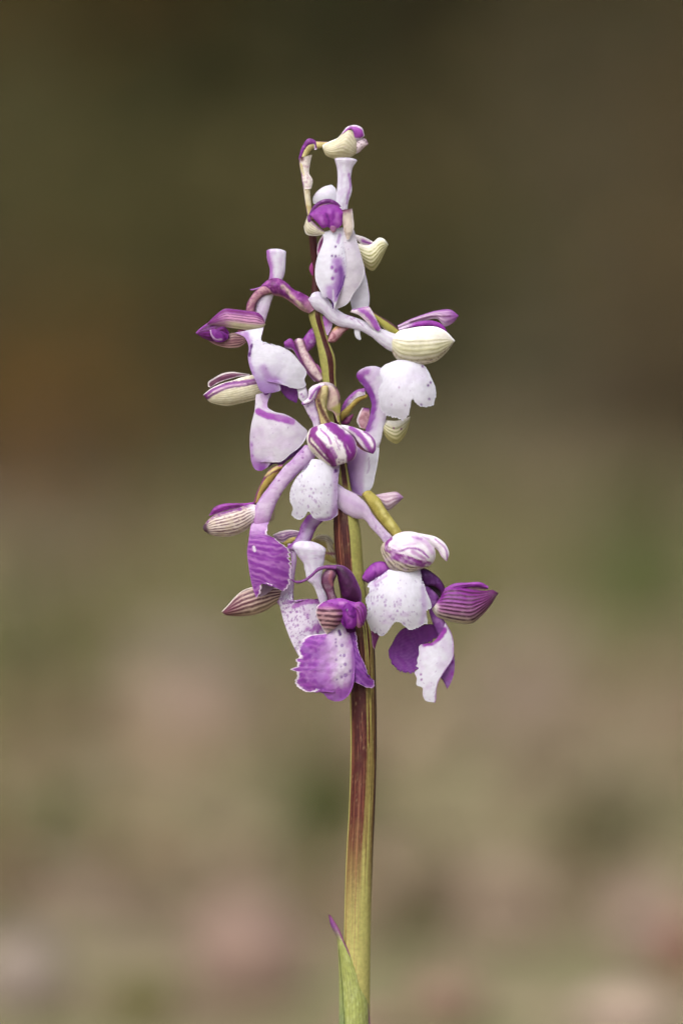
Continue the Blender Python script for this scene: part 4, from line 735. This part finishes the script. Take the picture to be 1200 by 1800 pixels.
patch(f, 'sepal', W5((520, 1180), (462, 1225), (452, 1310), (488, 1400), (558, 1517)), W5((640, 1190), (730, 1240), (772, 1290), (742, 1370), (702, 1410), (570, 1517)), 'c9a0a8',
      [grad('8f2fa6', lambda x: sst(.38, .12, x.v), .95), grad('8a3a9c', lambda x: sst(.55, .9, x.u)*sst(.75, .5, x.v), .9), vein('4b1238', 7, .2, .9, axis='v', wob=.35, lo=.2), grad('e0d3cc', lambda x: sst(.7, .95, x.v), .8), edge('f0e6ee', 2, 0, a=.8)], k=.6, z=54, ribs=.0, m=M_SEP)
patch(f, 'petal', W5((775, 1185), (712, 1260), (700, 1340), (725, 1410), (775, 1458), (830, 1464)), W5((790, 1185), (862, 1240), (892, 1320), (882, 1400), (860, 1445), (838, 1464)), '8f30ac', [stroke('c46cd8', W5((790, 1300), (810, 1380)), 7, .9, .7), mott('5e1a78', 9, .5, .6), dots('f4e6fa', W5((780, 1262),), 1.6, .9), stroke('5e1a78', W5((770, 1250), (800, 1320), (850, 1340)), 3, .6, .8), stroke('4f1566', W5((740, 1340), (760, 1420)), 4, .7, .7)], k=.45, z=58)
patch(f, 'sepal', W5((840, 1188), (930, 1178), (977, 1230), (988, 1310), (962, 1402)), W5((838, 1250), (858, 1330), (868, 1420), (905, 1452), (955, 1420)), '8a3a9c', [vein('5e1a5c', 5, .2, .8), grad('c48ab0', lambda x: sst(.6, .95, x.u), .8), mott('b05cc0', 9, .5, .5)], k=.7, z=52, m=M_SEP)
patch(f, 'petal', W5((760, 1440), (800, 1460), (870, 1450)), W5((775, 1500), (820, 1505), (870, 1490)), '5a1a6c', k=.4, z=44)
lip_c = [stroke('efe8f6', Z7((620, 900), (635, 1050), (660, 1250), (650, 1400)), 30, .9, .95), stroke('e6d3f2', Z7((560, 1050), (560, 1250)), 16, .95, .6), stroke('b06cd0', Z7((470, 1300), (450, 1450), (520, 1590), (600, 1630), (700, 1560)), 16, .95, .75), stroke('cfa6e4', Z7((500, 1150), (480, 1350)), 16, .95, .7), mott(LI2, 12, .5, .35), stroke('a862c8', Z7((770, 1150), (775, 1350), (750, 1500)), 7, .9, .7),
     dots('6d3a9a', Z7((637, 985), (643, 1000), (632, 970)), 3.4, .9), dots('8a55b4', Z7((600, 1075), (607, 1110), (600, 1045)), 2.2, .7), stroke('9a50ba', Z7((650, 1530), (650, 1600)), 3, .9, .5)]
for p, rr in zip(Z7((660, 1105), (680, 1200), (690, 1285), (735, 1350), (692, 1390), (655, 1405), (645, 1200), (605, 1240), (650, 1305), (610, 1430)), (3.4, 3.2, 3.4, 2.8, 4, 2.8, 2, 2.4, 1.8, 2)):
    lip_c += [dots('8f5cb8', [p], rr, .9), dots('cdb0e4', [p], rr*.5, .75)]
lip_l = [vein('8a35b0', 17, .26, .65, axis='v', wob=.7, v0=.55), mott('d29ae8', 9, .52, .5, .2, 0, lambda x: sst(.4, .6, x.u)), edge('f8f0fc', 0, 5.5, a=.97, rag=.9), stroke('8a3ab0', Z7((280, 1120), (350, 1190), (420, 1180)), 10, .9, .6), stroke('8f45b4', Z7((435, 1515), (450, 1420), (490, 1290), (530, 1120)), 6, .9, .6), stroke('b06cd0', Z7((470, 1560), (540, 1615), (640, 1625)), 9, .8, .95)]  # crease shade between the lobes painted in as a soft darker stroke
patch(f, 'lip', Z7((700, 900), (735, 1000), (772, 1130), (783, 1250), (778, 1400), (762, 1500), (722, 1582), (655, 1632), (598, 1642)),
      Z7((590, 900), (500, 985), (400, 1000), (330, 1010), (262, 1080), (240, 1160), (250, 1220), (222, 1240), (230, 1290), (180, 1338), (230, 1362), (232, 1400), (214, 1440), (240, 1500), (300, 1542), (360, 1547), (425, 1516), (450, 1540), (490, 1572), (540, 1622), (592, 1642)), 'b65ed4', lip_l + lip_c, k=.3, z=42, jag=3.5, wave=5)
patch(f, 'lip_lobe', Z7((715, 960), (768, 1130), (778, 1300), (770, 1455)), Z7((785, 950), (802, 1050), (832, 1200), (882, 1300), (912, 1400), (972, 1460), (966, 1502), (900, 1512), (840, 1482), (775, 1455)), '9a4abf',
      [vein('6f2a98', 8, .28, .7, axis='v', wob=.5), edge('e9d3f2', 0, 2.2, a=.8), mott('b87ad6', 9, .5, .5), edge('6a2a94', 4, 0, a=.6)], k=.3, z=36, jag=2.5)

# small leftover bract on the stem below the last flowers
patch(ORC, 'bract', Z8((266, 1000), (272, 1060), (280, 1110), (292, 1130)), Z8((330, 1010), (322, 1045), (305, 1090), (294, 1132)), '6a2f6a', [edge('b48ab0', 2, 0), mott(WINE, 6, .5, .6)], k=.5, z=12, m=M_SEP)
